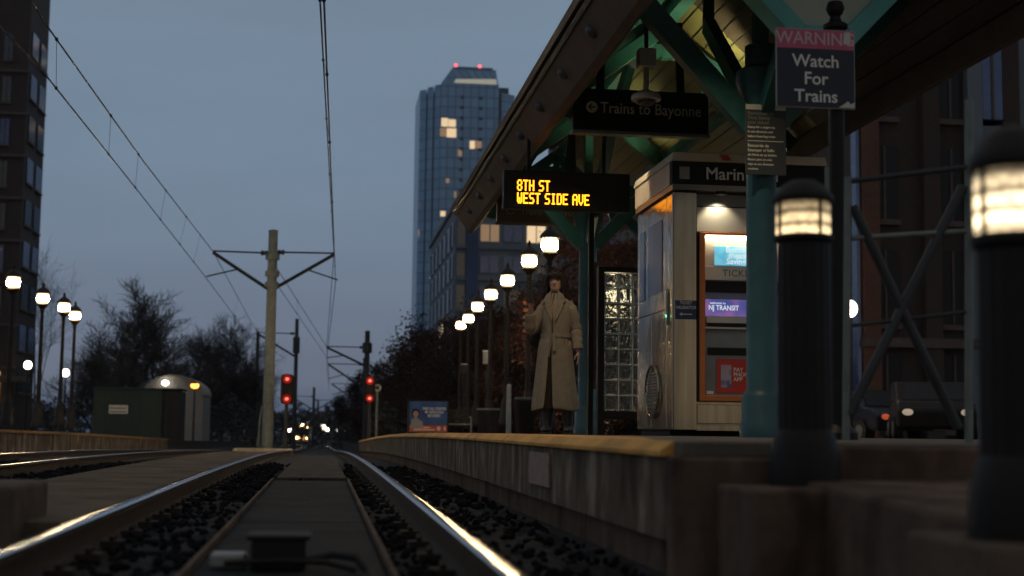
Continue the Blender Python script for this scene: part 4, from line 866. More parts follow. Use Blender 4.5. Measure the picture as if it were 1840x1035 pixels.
def wire_pair(label, pts_m, pts_c, drops, r=.012):
    t = thing('overhead_wire', label, 'overhead wire', pts_m[0]); o = Vector(pts_m[0])
    def sag(a, b_, s, n=14): return [Vector(a).lerp(Vector(b_), i/n)-Vector((0,0,s*4*(i/n)*(1-i/n)))-o for i in range(n+1)]
    m = []; c = []
    for i in range(len(pts_m)-1): m += sag(pts_m[i], pts_m[i+1], .0)[0 if i == 0 else 1:]
    for i in range(len(pts_c)-1): c += sag(pts_c[i], pts_c[i+1], .0)[0 if i == 0 else 1:]
    b = MB(); b.tube(m, r*1.05, 5); b.build('messenger_wire', M['wire'], t); b = MB(); b.tube(c, r, 5); b.build('contact_wire', M['wire'], t)
    for f in drops:
        i = f*(len(m)-1); k = int(i); a = m[k].lerp(m[min(k+1,len(m)-1)], i-k); d = c[k].lerp(c[min(k+1,len(c)-1)], i-k)
        MB().tube([a, d], r*.3, 4).build('dropper', M['wire'], t)
        for q in (a, d): MB().ell(q, (r*2,r*2,r*2.4), 6, 4).build('clamp', M['wire'], t)
    return t
ym = 4.
wire_pair('overhead wire pair running overhead above the near track to the grey pole', [P(571,-700,10.5), P(575,0,17), tuple(top)], [P(581,-800,9), P(582,0,14.6), tuple(cont)], (.30,.36,.42,.50,.55,.62,.72,.82,.92))
wire_pair('overhead wire pair above the near track beyond the grey pole', [tuple(top), tuple(rt), P(592,690,135)], [tuple(cont), tuple(rc), P(592,705,135)], (.2,.35,.65,.8))
wire_pair('slack overhead wire pair slanting from the brick block to the left pole arm', [P(-60,-200,12.5), P(80,40,18.2), P(258,290,29), tuple(lt)], [P(-40,5,14), P(80,132,19.5), P(252,348,31), tuple(lc)], (.36,.52,.64,.74,.83,.91))
wire_pair('overhead wire pair above the left track going down behind the grey pole', [tuple(lt), P(462,598,92), P(520,700,170)], [tuple(lc), P(460,620,92), P(520,712,170)], (.2,.4))
wire_pair('crossing wire pair from the grey pole down to the right pole arm', [P(490,470,48.2), tuple(rt)], [P(490,500,48.3), P(586,640,75.9)], (.35,))
# ================================================================== signals
def signal(px, py0, py1, y, label, zbase):
    a, c = P(px, py1, y), P(px, py0, y); h = c.z-a.z; w = h*.43
    t = thing('track_signal', label, 'signal', (a.x, y, zr(y)-.15)); z0 = a.z-t.location.z
    MB().lathe([(.12,0),(.07,.1),(.06,z0)], (0,0,0), 12).build('mast', M['darkpole'], t)
    MB().box(-w/2, w/2, 0, .22, z0, z0+h).build('head', M['black'], t, bevel=w*.3)
    for f in (.17, .83):
        z = z0+h*f
        MB().ell((0,-.01,z), (w*.34,.03,w*.34), 14, 8).build('red_lens', M['redlamp'], t); MB().ell((.0,-.03,z), (w*.15,.03,w*.12), 10, 6).build('bright_core', M['redhot'], t)
        b = MB()
        pts = [(w*.40*cos(a_), 0, z+w*.40*sin(a_)) for a_ in [pi*k/10 for k in range(11)]]
        b.add([q for p in pts for q in (p, (p[0],-.22,p[2]))], [(2*k,2*k+1,2*k+3,2*k+2) for k in range(10)]); v = b.build('visor', M['black'], t); md = v.modifiers.new('t','SOLIDIFY'); md.thickness = .01
signal(515, 672, 726, 46.5, 'red two lamp signal right of the grey overhead line pole', 0)
signal(664, 676, 724, 50, 'red two lamp signal at the foot of the right platform', 0)
YD = 50.5; v = P(678, 697, YD); t = thing('round_sign', 'small round pale sign on a thin grey post by the right signal', 'sign', (v.x, YD, zr(YD)-.15)); hz = v.z-t.location.z
MB().lathe([(.05,0),(.04,hz-.1)], (0,0,0), 10).build('post', M['pole'], t); MB().lathe([(.135,-.01),(.135,.01)], (0,-.05,hz), 24, 'Y').build('disc', M['greyplate'], t); MB().lathe([(.07,0),(.07,.004)], (0,-.064,hz), 20, 'Y').build('ring_mark', M['darkpole'], t)
# ================================================================== oncoming tram
def tram():
    y = 225; x = P(542, 780, y).x; z = zr(y)-.02
    t = thing('tram', 'oncoming tram with two bright headlights and amber sign on the far track', 'tram', (x, y, z)); w = 1.32
    sec = [(-w,.35),(w,.35),(w,1.2),(w*.97,2.6),(w*.9,3.15),(w*.7,3.4),(-w*.7,3.4),(-w*.9,3.15),(-w*.97,2.6),(-w,1.2)]
    MB().prism(sec, .35, 26).build('body', M['trainbody'], t)
    MB().prism([(a*.96, z_*.98+.04) for a, z_ in sec], 0, .349).build('nose', M['trainbody'], t)
    MB().prism([(-w*.86,1.25),(w*.86,1.25),(w*.82,2.45),(-w*.82,2.45)], -.03, -.001).build('windscreen', M['trainglass'], t)
    MB().box(-w*.8,w*.8,-.03,-.001,2.55,2.85).build('sign_box', M['trainglass'], t); b = MB()
    for k in range(7): b.box(-.34+.1*k,-.27+.1*k,-.05,-.031,2.60,2.80)
    b.build('destination_lights', emit('amber_sign', (1,.5,.1), 7), t)
    for s in (-1,1):
        hl_ = MB().ell((s*.62,-.03,.98),(.42,.05,.38),14,8).build('headlight', M['headhalo'], t); MB().ell((s*.62,-.06,.98),(.21,.05,.19),12,8).build('bulb', M['headlamp'], hl_); MB().ell((s*.85,-.04,2.7),(.09,.03,.08),10,6).build('marker_light', emit('marker', (1,.6,.25), 25), t)  # wide warm disc round each bulb stands in for headlight bloom
        MB().beam((s*w,.1,2.3),(s*(w+.3),-.1,2.2),.06,.3).build('mirror', M['black'], t)
    MB().ell((.0,-.03,3.15),(.24,.06,.22),12,8).build('top_light', M['headlamp'], t)
    b = MB(); b.box(-w*.9,w*.9,.1,.3,.1,.35); b.build('skirt', M['black'], t)
    b = MB(); b.tube([(0,4,3.4),(0,5,4.1),(0,4.2,4.9)], .05, 6); b.tube([(-.7,4.2,4.9),(.7,4.2,4.9)], .04, 6); b.build('pantograph', M['black'], t)
tram()
# ================================================================== buildings
def rectpx(px0, px1, py0, py1, y, z_ref): a, c = P(px0, py1, y), P(px1, py0, y); return a.x, c.x, a.z-z_ref, c.z-z_ref
def tower():
    y = 430; gz = zr(300)
    t = thing('glass_tower', 'tall blue glass tower with stepped lit crown and red roof beacons', 'tower', (P(840,600,y).x, y, gz)); ox = t.location.x
    X = lambda px, yy=y: P(px, 400, yy).x-ox
    Z = lambda py, yy=y: P(840, py, yy).z-gz
    b = MB(); b.prism([(X(789),0),(X(893),0),(X(893),30),(X(789),30)], -3, Z(150), 'XY'); b.build('main_shaft', M['towerglass'], t)
    b = MB(); b.prism([(X(753),7),(X(764),5),(X(764),30),(X(753),30)], -3, Z(157), 'XY'); b.prism([(X(766.5),4.5),(X(776),3),(X(776),30),(X(766.5),30)], -3, Z(154), 'XY'); b.prism([(X(778.5),2.5),(X(788.5),1),(X(788.5),30),(X(778.5),30)], -3, Z(152), 'XY'); b.build('left_bays', M['towerglass'], t)
    b = MB(); b.box(X(757), X(790), 9, 29, -3, Z(160)); b.box(X(892.5), X(902), 4, 29, -3, Z(150)); b.build('recess', M['towerdark'], t)
    b = MB(); b.prism([(X(901),3),(X(927),6),(X(927),30),(X(901),30)], -3, Z(160), 'XY'); b.build('right_bay', M['towerglass'], t)
    b = MB(); b.box(X(898), X(915), 5, 28, Z(162), Z(148)); b.build('plant_room', M['towerdark'], t)
    b = MB(); z0, z1 = Z(150), Z(118)
    b.add([(X(789),1,z0),(X(893),1,z0),(X(893),29,z0),(X(789),29,z0),(X(810),4,z1),(X(890),4,z1),(X(890),27,z1),(X(810),27,z1)], [(0,1,5,4),(1,2,6,5),(2,3,7,6),(3,0,4,7),(4,5,6,7)]); b.build('crown', M['towerglass'], t)
    b = MB(); b.box(X(813), X(885), 5, 26, z1+.02, Z(113)); b.build('roof_parapet', M['towerdark'], t)
    MB().add([(X(812),.55,Z(149)),(X(890),.55,Z(149)),(X(890),2.2,Z(137)),(X(817),2.4,Z(137))], [(0,1,2,3)]).build('crown_light', M['crownlit'], t)
    for px in (817, 861): MB().ell((X(px),5,Z(111)),(.55,.55,.6),10,6).build('beacon', M['beacon'], t)
    for px in (827, 861):
        for k in range(10 if px == 827 else 9): MB().box(X(px-3.2), X(px+3.2), -.25, -.002, Z(178+18.6*k), Z(172.5+18.6*k)).build('vent', M['towerdark'], t)
    for x0, x1, y0, y1, m_ in ((790,802,214,229,'lit'),(803,816,216,229,'lit'),(788,800,232,247,'litdim'),(800,817,232,248,'lit'),(842,851,253,267,'lit'),(852,863,253,266,'litdim'),(821,828,269,281,'litdim'),(815,819,345,356,'litdim'),(791,800,381,390,'lit'),(800,806,322,330,'litdim')):
        MB().box(X(x0), X(x1), -.22, -.002, Z(y1), Z(y0)).build('lit_window', M[m_], t)
    for x0, x1, y0, y1, m_ in ((779,788,222,232,'lit'),(779.5,786,402,414,'lit'),(767,775,402,413,'lit'),(755,763,410,424,'lit'),(756,763,359,370,'litdim'),(768,775,366,372,'litdim'),(754,760,210,220,'litdim')):
        yy = 1.2+(788-x0)*.17; MB().box(X(x0), X(x1), yy-.25, yy+.3, Z(y1), Z(y0)).build('lit_window', M[m_], t)
tower()
def midblock():
    y = 142; gz = zr(142)-.2
    t = thing('office_block', 'pale blue gridded office block in front of the glass tower behind the lantern row', 'building', (P(815,600,y).x, y, gz)); ox = t.location.x
    H = P(815,372,y).z-gz; X = lambda px: P(px, 600, y).x-ox; Z = lambda py: P(815, py, y).z-gz
    MB().box(0, 30, 0, 34, -1, H).build('wall', M['midwall'], t)
    MB().box(-.25, 30.2, -.25, 34.2, H, H+.5).build('parapet', M['midwall'], t)
    MB().box(X(835), X(856), -.35, -.002, 0, H-1.2).build('blue_panel', M['midblue'], t)
    for r in range(7):
        zt = Z(402+57*r); zb = Z(432+57*r)
        MB().box(.0, 30, -.30, -.003, Z(446+57*r), Z(438+57*r)).build('floor_band', M['midwall'], t)
        for c in range(9):
            x0 = X(861+42*c); x1 = X(894+42*c)
            if r == 0 and c > 6: continue
            w = MB().box(x0, x1, -.14, -.003, zb, zt).build('window', M['lit'] if (r, c) in ((0,2),) else M['litdim'] if (r, c) in ((0,0),(3,4)) else M['bluewin'] if (r+c) % 3 else M['winglass'], t)
            MB().box((x0+x1)/2-.05, (x0+x1)/2+.05, -.2, -.141, zb, zt).build('mullion', M['midwall'], w)
        MB().box(X(818), X(833), -.14, -.003, zb-.4, zt+.2).build('window', M['winglass'], t)
        for c in range(6):         # side facing the tracks
            m_ = M['lit'] if (r, c) in ((3,2),) else M['bluewin']
            y0 = 1.2+5.4*c; w = MB().box(-.14, -.003, y0, y0+4.7, zb-.5, zt+.3).build('window', m_, t)
            for q in (1.5, 3.1): MB().box(-.22, -.141, y0+q-.08, y0+q+.08, zb-.5, zt+.3).build('mullion', M['midwall'], w)
midblock()
def brickblock():
    y = 100; gz = zr(100)
    t = thing('brick_block', 'dark brick apartment block with blue reflecting windows at the left edge', 'building', (P(24,700,y).x, y, gz)); ox = t.location.x
    X = lambda px: P(px, 400, y).x-ox; Z = lambda py: P(40, py, y).z-gz
    MB().box(-22, 0, 0, 6.5, -1, Z(-90)).build('wall', M['brickdark'], t)
    for k, px in enumerate((-32, 1)):
        for r in range(9):
            z0 = Z(96+76*r+(12 if k == 1 else 0)); x0 = X(px-8 if k < 2 else px-4); x1 = X(px+8 if k < 2 else px+9)
            if k == 2: x0, x1 = X(55), X(64)
            w = MB().box(x0, x1, -.10, -.002, z0, z0+1.75).build('window', M['winglass'] if (r+k) % 3 else M['bluewin'], t)
            MB().box(x0-.06, x1+.06, -.16, -.003, z0-.16, z0-.01).build('sill', M['ledge'], w)
            MB().box((x0+x1)/2-.04, (x0+x1)/2+.04, -.13, -.101, z0, z0+1.75).build('sash_bar', M['ledge'], w)
    for r in range(9): MB().box(-22, .15, -.2, -.004, Z(131+76*r), Z(126+76*r)).build('string_course', M['ledge'], t)
    for c in range(2):
        for r in range(9):
            z0 = Z(96+76*r); w = MB().box(.002, .1, .7+3*c, 2.7+3*c, z0, z0+1.75).build('window', M['bluewin'] if r % 2 else M['winglass'], t); MB().box(.003, .2, .6+3*c, 2.8+3*c, z0-.16, z0-.01).build('sill', M['ledge'], w)
    MB().box(X(2), X(13), -.15, -.002, Z(728), Z(668)).build('lit_doorway', emit('warm_doorway', (1,.55,.22), 1.2), t)
    MB().box(X(20), X(66), -3, -.1, Z(688), Z(678)).build('awning', M['ledge'], t)
brickblock()
def rightblock():
    y = 44; gz = .3+zr(44)
    t = thing('brick_office', 'dark brick building with blue window strips behind the canopy on the right', 'building', (P(1545,700,y).x, y, gz)); ox = t.location.x
    X = lambda px: P(px, 400, y).x-ox; Z = lambda py: P(1700, py, y).z-gz
    MB().box(0, 16, 0, 30, -1, 17).build('wall', M['brickdark'], t)
    for px in (1545, 1655, 1800): MB().box(X(px)-.02, X(px)+.55, -.35, -.002, 0, 17).build('pilaster', M['brickred'] if px < 1600 else M['brickdark'], t)  # orange floodlight on the first pilaster is coloured in by redder brick
    MB().box(X(1735), X(1735)+.5, -.35, -.002, 0, 17).build('pale_pilaster', M['midwall'], t); MB().box(X(1752), 16, -.2, -.0035, 9.6, 17).build('stone_facing', M['midwall'], t)
    for px in (1578, 1703, 1775):
        for r in range(5):
            x0, x1, z0 = X(px)-.25, X(px)+(.62 if px < 1600 else .45), .6+3.4*r; y0_ = -.32 if (px > 1752 and r > 1) else -.10
            w = MB().box(x0, x1, y0_, -.002, z0, z0+2.4).build('window', M['bluewin'] if px > 1752 and r > 1 else M['darkwin'], t); MB().box((x0+x1)/2-.04, (x0+x1)/2+.04, y0_-.04, y0_-.001, z0, z0+2.4).build('sash_bar', M['ledge'], w); MB().box(x0-.08, x1+.08, -.2, -.003, z0-.2, z0-.02).build('sill', M['ledge'], w)
    MB().box(0, 16, -.42, -.003, 3.2, 3.5).build('string_course', M['ledge'], t)
    MB().box(-.05, 16, -.5, 30, 17, 17.6).build('cornice', M['ledge'], t)
    MB().box(-.12, -.004, -.2, .25, 0, 17).build('downpipe', M['bluewin'], t)
    MB().lathe([(.1,0),(.12,.2),(.05,.22)], (X(1556)+.1, -.8, .35), 12).build('ground_light', M['black'], t)
    MB().lathe([(.09,.57),(.09,.58)], (X(1556)+.1, -.8, 0), 12).build('ground_lens', M['orangelamp'], t)
rightblock()
def lowblock():
    y = 88; gz = zr(88)
    t = thing('low_building', 'low dark reddish building behind the trees and the glass block screen', 'building', (P(1060,600,y).x, y, gz)); ox = t.location.x
    X = lambda px: P(px, 600, y).x-ox
    MB().box(0, 30, 0, 14, -1, 12.5).build('wall', M['brickred'], t)
    for c in range(6):
        for r in range(4): MB().box(1+4.4*c, 3.4+4.4*c, -.12, -.002, 1+2.9*r, 2.9+2.9*r).build('window', M['winglass'] if (r+c) % 4 else M['litdim'], t)
    MB().box(-.2, 30.2, -.3, 14.2, 12.5, 13).build('cornice', M['ledge'], t)
lowblock()
# green cabinet, white tent, far clutter on the left
y = 58; x0, x1, z0, z1 = rectpx(165, 325, 701, 782, y, 0); gz = zr(58)-.1
t = thing('utility_cabinet', 'long dark green utility container with a small pale plate by the left platform', 'container', ((x0+x1)/2, y, gz)); w = x1-x0; h = z1-gz
MB().box(-w/2, w/2-.7, 0, 2.2, 0, h).build('box_body', M['darkgreen'], t, bevel=.02); MB().box(w/2-.695, w/2, .05, 2.2, 0, h-.04).build('end_bay', M['blackm'], t, bevel=.02)
b = MB()
for k in range(9): b.box(-w/2+.1+.34*k, -w/2+.14+.34*k, -.02, -.001, .1, h-.1)
b.build('door_seams', M['darkgreen'], t); MB().box(-w/2+.62, -w/2+1.35, -.03, -.021, h*.60, h*.74).build('number_plate', M['dimwhite'], t)
b = MB()
for r in (.63, .69): 
    for k in range(9): b.box(-w/2+.67+.07*k, -w/2+.72+.07*k, -.034, -.031, h*r-.025, h*r+.025)
b.build('plate_marks', M['blackm'], t)
MB().box(-w/2-.04, w/2+.04, -.06, 2.26, h, h+.07).build('lid', M['darkgreen'], t)
y = 74; gz = zr(74); a, c = P(255, 790, y), P(366, 676, y); w = c.x-a.x; h = c.z-gz
t = thing('arched_shelter', 'white round roofed shelter lit by a wall lamp behind the green container', 'shelter', ((a.x+c.x)/2, y, gz))
arc = [(w/2*cos(pi*k/16), h*.72+h*.28*sin(pi*k/16)) for k in range(17)]
MB().prism([(w/2,0)]+arc+[(-w/2,0)], 0, 5).build('wall', M['whitewall'], t); b = MB(); b.prism([(x*1.03, z+.05) for x, z in arc]+[(x*.99, z-.02) for x, z in arc[::-1]], -.35, 5.1); b.build('roof', M['whitewall'], t)
v = P(297, 688, y-.4); MB().ell(tuple(v-t.location), (.17,.12,.13), 12, 8).build('wall_lamp', M['lampsmall'], t)
MB().box(-w/2+.4, -w/2+1.3, -.05, -.001, h*.66, h*.76).build('vent_panel', M['machinelight'], t)
v = P(350, 693, 70); t = thing('orange_street_lamp', 'orange street lamp glowing right of the white arched shelter', 'street lamp', (v.x, 70, zr(70))); hh = v.z-zr(70)
MB().lathe([(.06,0),(.04,hh-.1)],(0,0,0),8).build('pole', M['darkpole'], t); MB().ell((0,0,hh),(.20,.16,.14),12,8).build('lamp_head', M['orangelamp'], t)
MB().lathe([(.10,hh+.06),(.2,hh+.12),(.04,hh+.2)],(0,0,0),10).build('cover', M['black'], t)
# ================================================================== trees
def bare_tree(seed, H, Wd, kids=(9,8,7,5), trunk=.20, twig=.013, clear=.10, up=.5):
    rnd = random.Random(seed); b = MB()
    def branch(p, d, L, r, lv):
        n = 4 if lv < 2 else 3; pts = [p]; rs = [r]; bend = (.05, .16, .22, .3, .3)[lv]
        for i in range(n):
            d = (d+Vector((rnd.uniform(-1,1),rnd.uniform(-1,1),rnd.uniform(-.6,1)*up))*bend).normalized(); p = p+d*L/n; pts.append(p); rs.append(max(twig*.45, r*(1-.75*(i+1)/n)))
        b.tube(pts, rs, 6 if lv == 0 else 3, cap=False)
        if lv >= len(kids): return
        for q in range(kids[lv]):
            f = (clear if lv == 0 else .22)+(1-(clear if lv == 0 else .22))*((q+rnd.random())/kids[lv]); x = f*n; i = min(n-1, int(x)); s_ = pts[i].lerp(pts[i+1], x-i)
            dd = (pts[i+1]-pts[i]).normalized(); ax = dd.orthogonal().normalized(); ax.rotate(Matrix.Rotation(rnd.random()*6.283+q*2.4, 3, dd)); sp = rnd.uniform(.45, .95)*(1.0 if lv else 1.0-.35*f)
            nd = (dd*cos(sp)+ax*sin(sp)+Vector((0,0,.16*up))).normalized()
            branch(s_, nd, L*(rnd.uniform(.52,.74)*(1.15-.45*f) if lv == 0 else rnd.uniform(.42,.66)), max(twig, (rs[i]*(1-x+i)+rs[i+1]*(x-i))*.6), lv+1)
    branch(Vector((0,0,0)), Vector((0,0,1)), H*.8, trunk, 0)
    k = H/max(v[2] for v in b.v); w = Wd/(max(v[0] for v in b.v)-min(v[0] for v in b.v)); b.v = [(v[0]*w, v[1]*w, v[2]*k) for v in b.v]
    return b
def tree_thing(name, label, b, loc, leaves=None, rz=0, trunk_faces=None):
    t = thing(name, label, 'tree', loc, rz); nf = len(b.f); cut = 24
    tr = MB(); tr.v = list(b.v); tr.f = b.f[:cut]; tr.m = [0]*cut
    c = MB(); c.v = list(b.v); c.f = b.f[cut:]; c.m = [0]*(nf-cut)
    for q in (tr, c):
        used = sorted({i for f in q.f for i in f}); mp = {o: n for n, o in enumerate(used)}; q.v = [q.v[i] for i in used]; q.f = [tuple(mp[i] for i in f) for f in q.f]
    tr.build('trunk', M['bark'], t, fix=False); c.build('crown', M['bark'], t, fix=False)
    return t
bt1 = bare_tree(11, 11.4, 9.6, (12,10,8,5), .24, .026)
def at(px, y): return (P(px, 780, y).x, y, zr(y)-.1)
t1 = tree_thing('bare_tree', 'largest bare dark tree with a round crown of twigs behind the green container', bt1, at(240, 96))
t2 = tree_thing('bare_tree', 'bare tree with tall thin leader just left of the grey overhead line pole', bare_tree(5, 9.6, 6.0, (13,9,7,5), .18, .024), at(366, 104))
t3 = tree_thing('bare_tree', 'low spreading bare tree right up against the grey overhead line pole', bare_tree(23, 7.0, 7.6, (12,9,8,5), .18, .024), at(425, 112))
t4 = tree_thing('bare_tree', 'thin bare tree with fanning twigs beside the brick block', bare_tree(31, 15.5, 9, (9,8,7,4), .22, .018), at(62, 108))
for k, (px, y, s, l) in enumerate(((175, 118, .8, 'bare tree behind the pair of lit lanterns on the left platform'), (300, 112, .86, 'bare tree standing behind the white arched shelter'), (398, 128, .9, 'farther bare tree between the orange lamp and the grey pole'), (452, 140, .8, 'farthest bare tree seen on both sides of the grey pole'), (330, 90, .55, 'small bare tree close behind the orange street lamp'), (215, 84, .6, 'small bare tree close behind the left end of the green container'), (272, 106, .92, 'bare tree whose crown overlaps the right side of the largest bare tree'), (345, 110, .85, 'bare tree filling the gap left of the tall thin leader tree'), (165, 104, .78, 'bare tree between the two close lanterns and the largest bare tree'), (418, 122, 1.0, 'twiggy bare tree just behind the left wire arm of the grey pole'))):
    d = dup((t1, t3, t2)[k % 3], at(px, y), l, 1.3+2.1*k); d.scale = (s, s, s)
def leafy(seed, H, Wd, n, hole=.25, leaf=.085):      # crown that keeps brown autumn leaves
    rnd = random.Random(seed); b = bare_tree(seed, H*.97, Wd*.95, (9,7,6,3), .14, .012); cl = []
    for k in range(60):
        a = rnd.random()*6.28; f = rnd.random()**.5; z = rnd.uniform(.12, .98); r = Wd/2*f*(1-.55*max(0, z-.55)/.45)*(1 if z > .3 else .8)
        cl.append((Vector((r*cos(a), r*sin(a), H*z)), rnd.uniform(.35, .8)))
    L = MB()
    for i in range(n):
        c, s = rnd.choice(cl); v = Vector((rnd.gauss(0,1), rnd.gauss(0,1), rnd.gauss(0,.8)))*s*.6; p = c+v
        if noise.noise(p*.9+Vector((seed,0,0))) < -hole: continue
        d = Vector((rnd.uniform(-1,1),rnd.uniform(-1,1),rnd.uniform(-1,1))).normalized(); e = d.orthogonal().normalized(); q = leaf*rnd.uniform(.6,1.4)
        L.add([p-d*q, p+e*q*.5, p+d*q, p-e*q*.5], [(0,1,2,3)])
    return b, L
def leafy_thing(label, bl, loc, m):
    t = tree_thing('autumn_tree', label, bl[0], loc); bl[1].build('leaves', m, t, fix=False); return t
a1 = leafy_thing('dense dark autumn tree rising behind the blue advert on the right platform', leafy(41, 6.3, 6.4, 15000), at(790, 68), M['leaf'])
a2 = leafy_thing('dark autumn tree farther along beside the right red signal', leafy(44, 6.0, 6.0, 13000), at(705, 92), M['leaf'])
for k, (px, y, s, l) in enumerate(((860, 62, 1.0, 'dark autumn tree behind the fourth lit lantern left of the person'), (930, 58, .95, 'dark autumn tree behind the lamp post beside the person'), (668, 120, 1.0, 'distant autumn tree left of the right red signal'), (745, 80, .95, 'dark autumn tree directly behind the round sign and blue advert'), (1010, 52, 1.0, 'dark autumn tree hidden mostly behind the person and teal column'), (640, 160, 1.1, 'farthest autumn tree of the right side by the end of the tracks'))):
    d = dup((a1, a2)[k % 2], at(px, y), l, 1.1+1.7*k); d.scale = (s, s, s)
a3 = leafy_thing('reddish lit tree seen between the far column and the kiosk', leafy(47, 9.2, 6.5, 14000), at(1100, 50), mat('red_leaf', (.075,.030,.018), .9, 0, 1.2, .5, 0, col2=(.12,.052,.03), spec=.1))
def undergrowth(name, n, x0, x1, y0, y1, h0, seed):
    rnd = random.Random(seed); b = MB()
    for i in range(n):
        f = rnd.random(); x = x0+(x1-x0)*f; y = rnd.uniform(y0, y1); h = h0*(.75+.5*noise.noise((x*.25, seed, 0))+.25*noise.noise((x*.9, seed, 2)))
        z = zr(y)-.1+rnd.random()**.8*h; q = rnd.uniform(.10, .26); d = Vector((rnd.uniform(-1,1),rnd.uniform(-1,1),rnd.uniform(-.4,1))).normalized(); e = d.orthogonal().normalized(); p = Vector((x,y,z))
        b.add([p-d*q, p+e*q*.35, p+d*q, p-e*q*.35], [(0,1,2,3)])
    tag(b.build(name, M['leafdark'], fix=False), kind='stuff')
undergrowth('undergrowth', 9000, -46, -19, 114, 122, 5.0, 4)
undergrowth('undergrowth', 7000, -9, 16, 100, 112, 3.6, 6)
undergrowth('undergrowth', 5000, 2.5, 16, 62, 70, 2.6, 8)
# far wood at the end of the line
def far_wood():
    rnd = random.Random(9); b = MB()
    for i in range(14000):
        x = rnd.uniform(-260, 190); 
        y = rnd.uniform(330, 400); h = (7.5+3.5*noise.noise((x*.03,0,0))+2*noise.noise((x*.12,3,0)))*(1+.3*noise.noise((x*.5,5,0)))
        z = zr(300)+rnd.random()**.7*h; q = rnd.uniform(.5, 1.1); d = Vector((rnd.uniform(-1,1),rnd.uniform(-1,1),rnd.uniform(-1,1))).normalized(); e = d.orthogonal().normalized(); p = Vector((x,y,z))
        b.add([p-d*q, p+e*q*.6, p+d*q, p-e*q*.6], [(0,1,2,3)])
    tag(b.build('far_woods', M['leafdark'], fix=False), kind='stuff')
far_wood()
# ================================================================== platform furniture
y = 34.; x0, x1, z0, z1 = rectpx(735, 804, 722, 776, y, 0); t = thing('advert_panel', 'blue and red recovery advert panel with a smiling portrait on the right platform', 'advert', ((x0+x1)/2, y, .355+zr(y))); w = x1-x0; zb = max(z0-t.location.z, .03); h = z1-t.location.z
MB().box(-w/2-.02, w/2+.04, .012, .40, .0, h+.02).build('casing', M['black'], t, bevel=.01)
bd = MB().box(-w/2, w/2, 0, .01, zb+h*.20, h).build('blue_board', M['poster'], t); MB().box(-w/2, w/2, -.001, .0105, zb, zb+h*.195).build('red_band', M['orangered'], t)
ph = MB(); hx = -w*.33; hzc = h*.70
ph.lathe([(.105,-.001),(.105,.0)], (hx, -.002, hzc-.02), 20, 'Y'); ph.build('portrait_hair', M['hair'], bd)
ph = MB(); ph.lathe([(.068,-.001),(.068,.0)], (hx, -.005, hzc-.04), 18, 'Y'); ph.box(hx-.03,hx+.03,-.006,-.0045,hzc-.16,hzc-.08); ph.prism([(hx+.10,h*.24),(hx+.19,h*.24),(hx+.16,h*.45),(hx+.10,h*.47)], -.006,-.0045); ph.build('portrait_face', M['skin'], bd)
MB().prism([(hx-.12,h*.24),(hx+.11,h*.24),(hx+.09,h*.50),(hx+.04,h*.53),(hx-.04,h*.53),(hx-.10,h*.50)], -.0075, -.0065).build('portrait_top', M['greyplate'], bd)
txt('ONE CALL STARTED\nMY ADDICTION\nRECOVERY.', .088, (w*.155, -.003, h*.70), bd, M['white'], 'CENTER', .02, sx=.70, ls=.95)
b = MB(); b.box(-w*.04, w*.36, -.003, -.0015, h*.44, h*.485); b.build('small_print', M['bluepane'], bd)
b = MB(); b.box(-w*.38, w*.18, -.004, -.0025, zb+h*.05, zb+h*.085); b.box(-w*.38, w*.05, -.004, -.0025, zb+h*.11, zb+h*.14); b.lathe([(.05,-.001),(.05,.001)], (w*.28,-.003,zb+h*.1), 16, 'Y'); b.box(w*.42, w*.46, -.004,-.0025, zb+h*.05, zb+h*.15); b.build('band_marks', M['dimwhite'], bd)
def bin_(px0, px1, py0, y, label):
    x0, x1, z0, z1 = rectpx(px0, px1, py0, 772, y, 0); r = (x1-x0)/2; t = thing('litter_bin', label, 'bin', ((x0+x1)/2, y, .355+zr(y))); h = z1-t.location.z; b = MB()
    for k in range(28):
        a = 2*pi*k/28; b.tube([(r*.8*cos(a),r*.8*sin(a),.04),(r*.93*cos(a),r*.93*sin(a),h*.6),(r*.98*cos(a),r*.98*sin(a),h*.92)], .012, 5)
    b.build('slats', M['black'], t); MB().lathe([(r*.95,h*.93),(r,h*.95),(r,h),(r*.9,h),(r*.7,h*.97)], (0,0,0), 24).build('rim', M['pole'], t, smooth=True); MB().lathe([(r*.75,0),(r*.75,h*.88)], (0,0,0), 20).build('liner', M['blackm'], t)
bin_(856, 899, 734, 36, 'black slatted litter bin with pale rim right of the bench')
bin_(924, 962, 714, 26.5, 'black slatted litter bin just behind the hem of the beige coat')
y = 40.; a = P(822, 772, y); t = thing('bench', 'black metal bench with shiny arms between the advert and the litter bin', 'bench', (a.x, y, .355+zr(y)))
b = MB()
for k in range(5): b.box(-.38, .38, -.22+.09*k, -.15+.09*k, .42, .45)
b.build('seat', M['pole'], t, bevel=.004); b = MB()
for k in range(4): b.box(-.38, .38, .23, .26, .52+.09*k, .58+.09*k)
b.build('backrest', M['black'], t)
for s in (-.36, .36):
    MB().tube([(s,-.2,0),(s,-.2,.64),(s,.22,.64)], .022, 6).build('arm', M['pole'], t); MB().tube([(s,.24,0),(s,.24,.86)], .022, 6).build('leg', M['black'], t)
v = P(875, 643, 39); t = thing('call_box', 'pale grey box sign on a dark post under the lantern row', 'box', (v.x, 39, .355+zr(39))); hz = v.z-t.location.z
MB().lathe([(.04,0),(.035,hz)],(0,0,0),8).build('post', M['black'], t); MB().box(-.11,.11,-.06,.06,hz-.17,hz+.17).build('box', M['trainbody'], t, bevel=.01); MB().box(-.12,.12,-.08,.08,hz+.171,hz+.20).build('hood', M['white'], t)
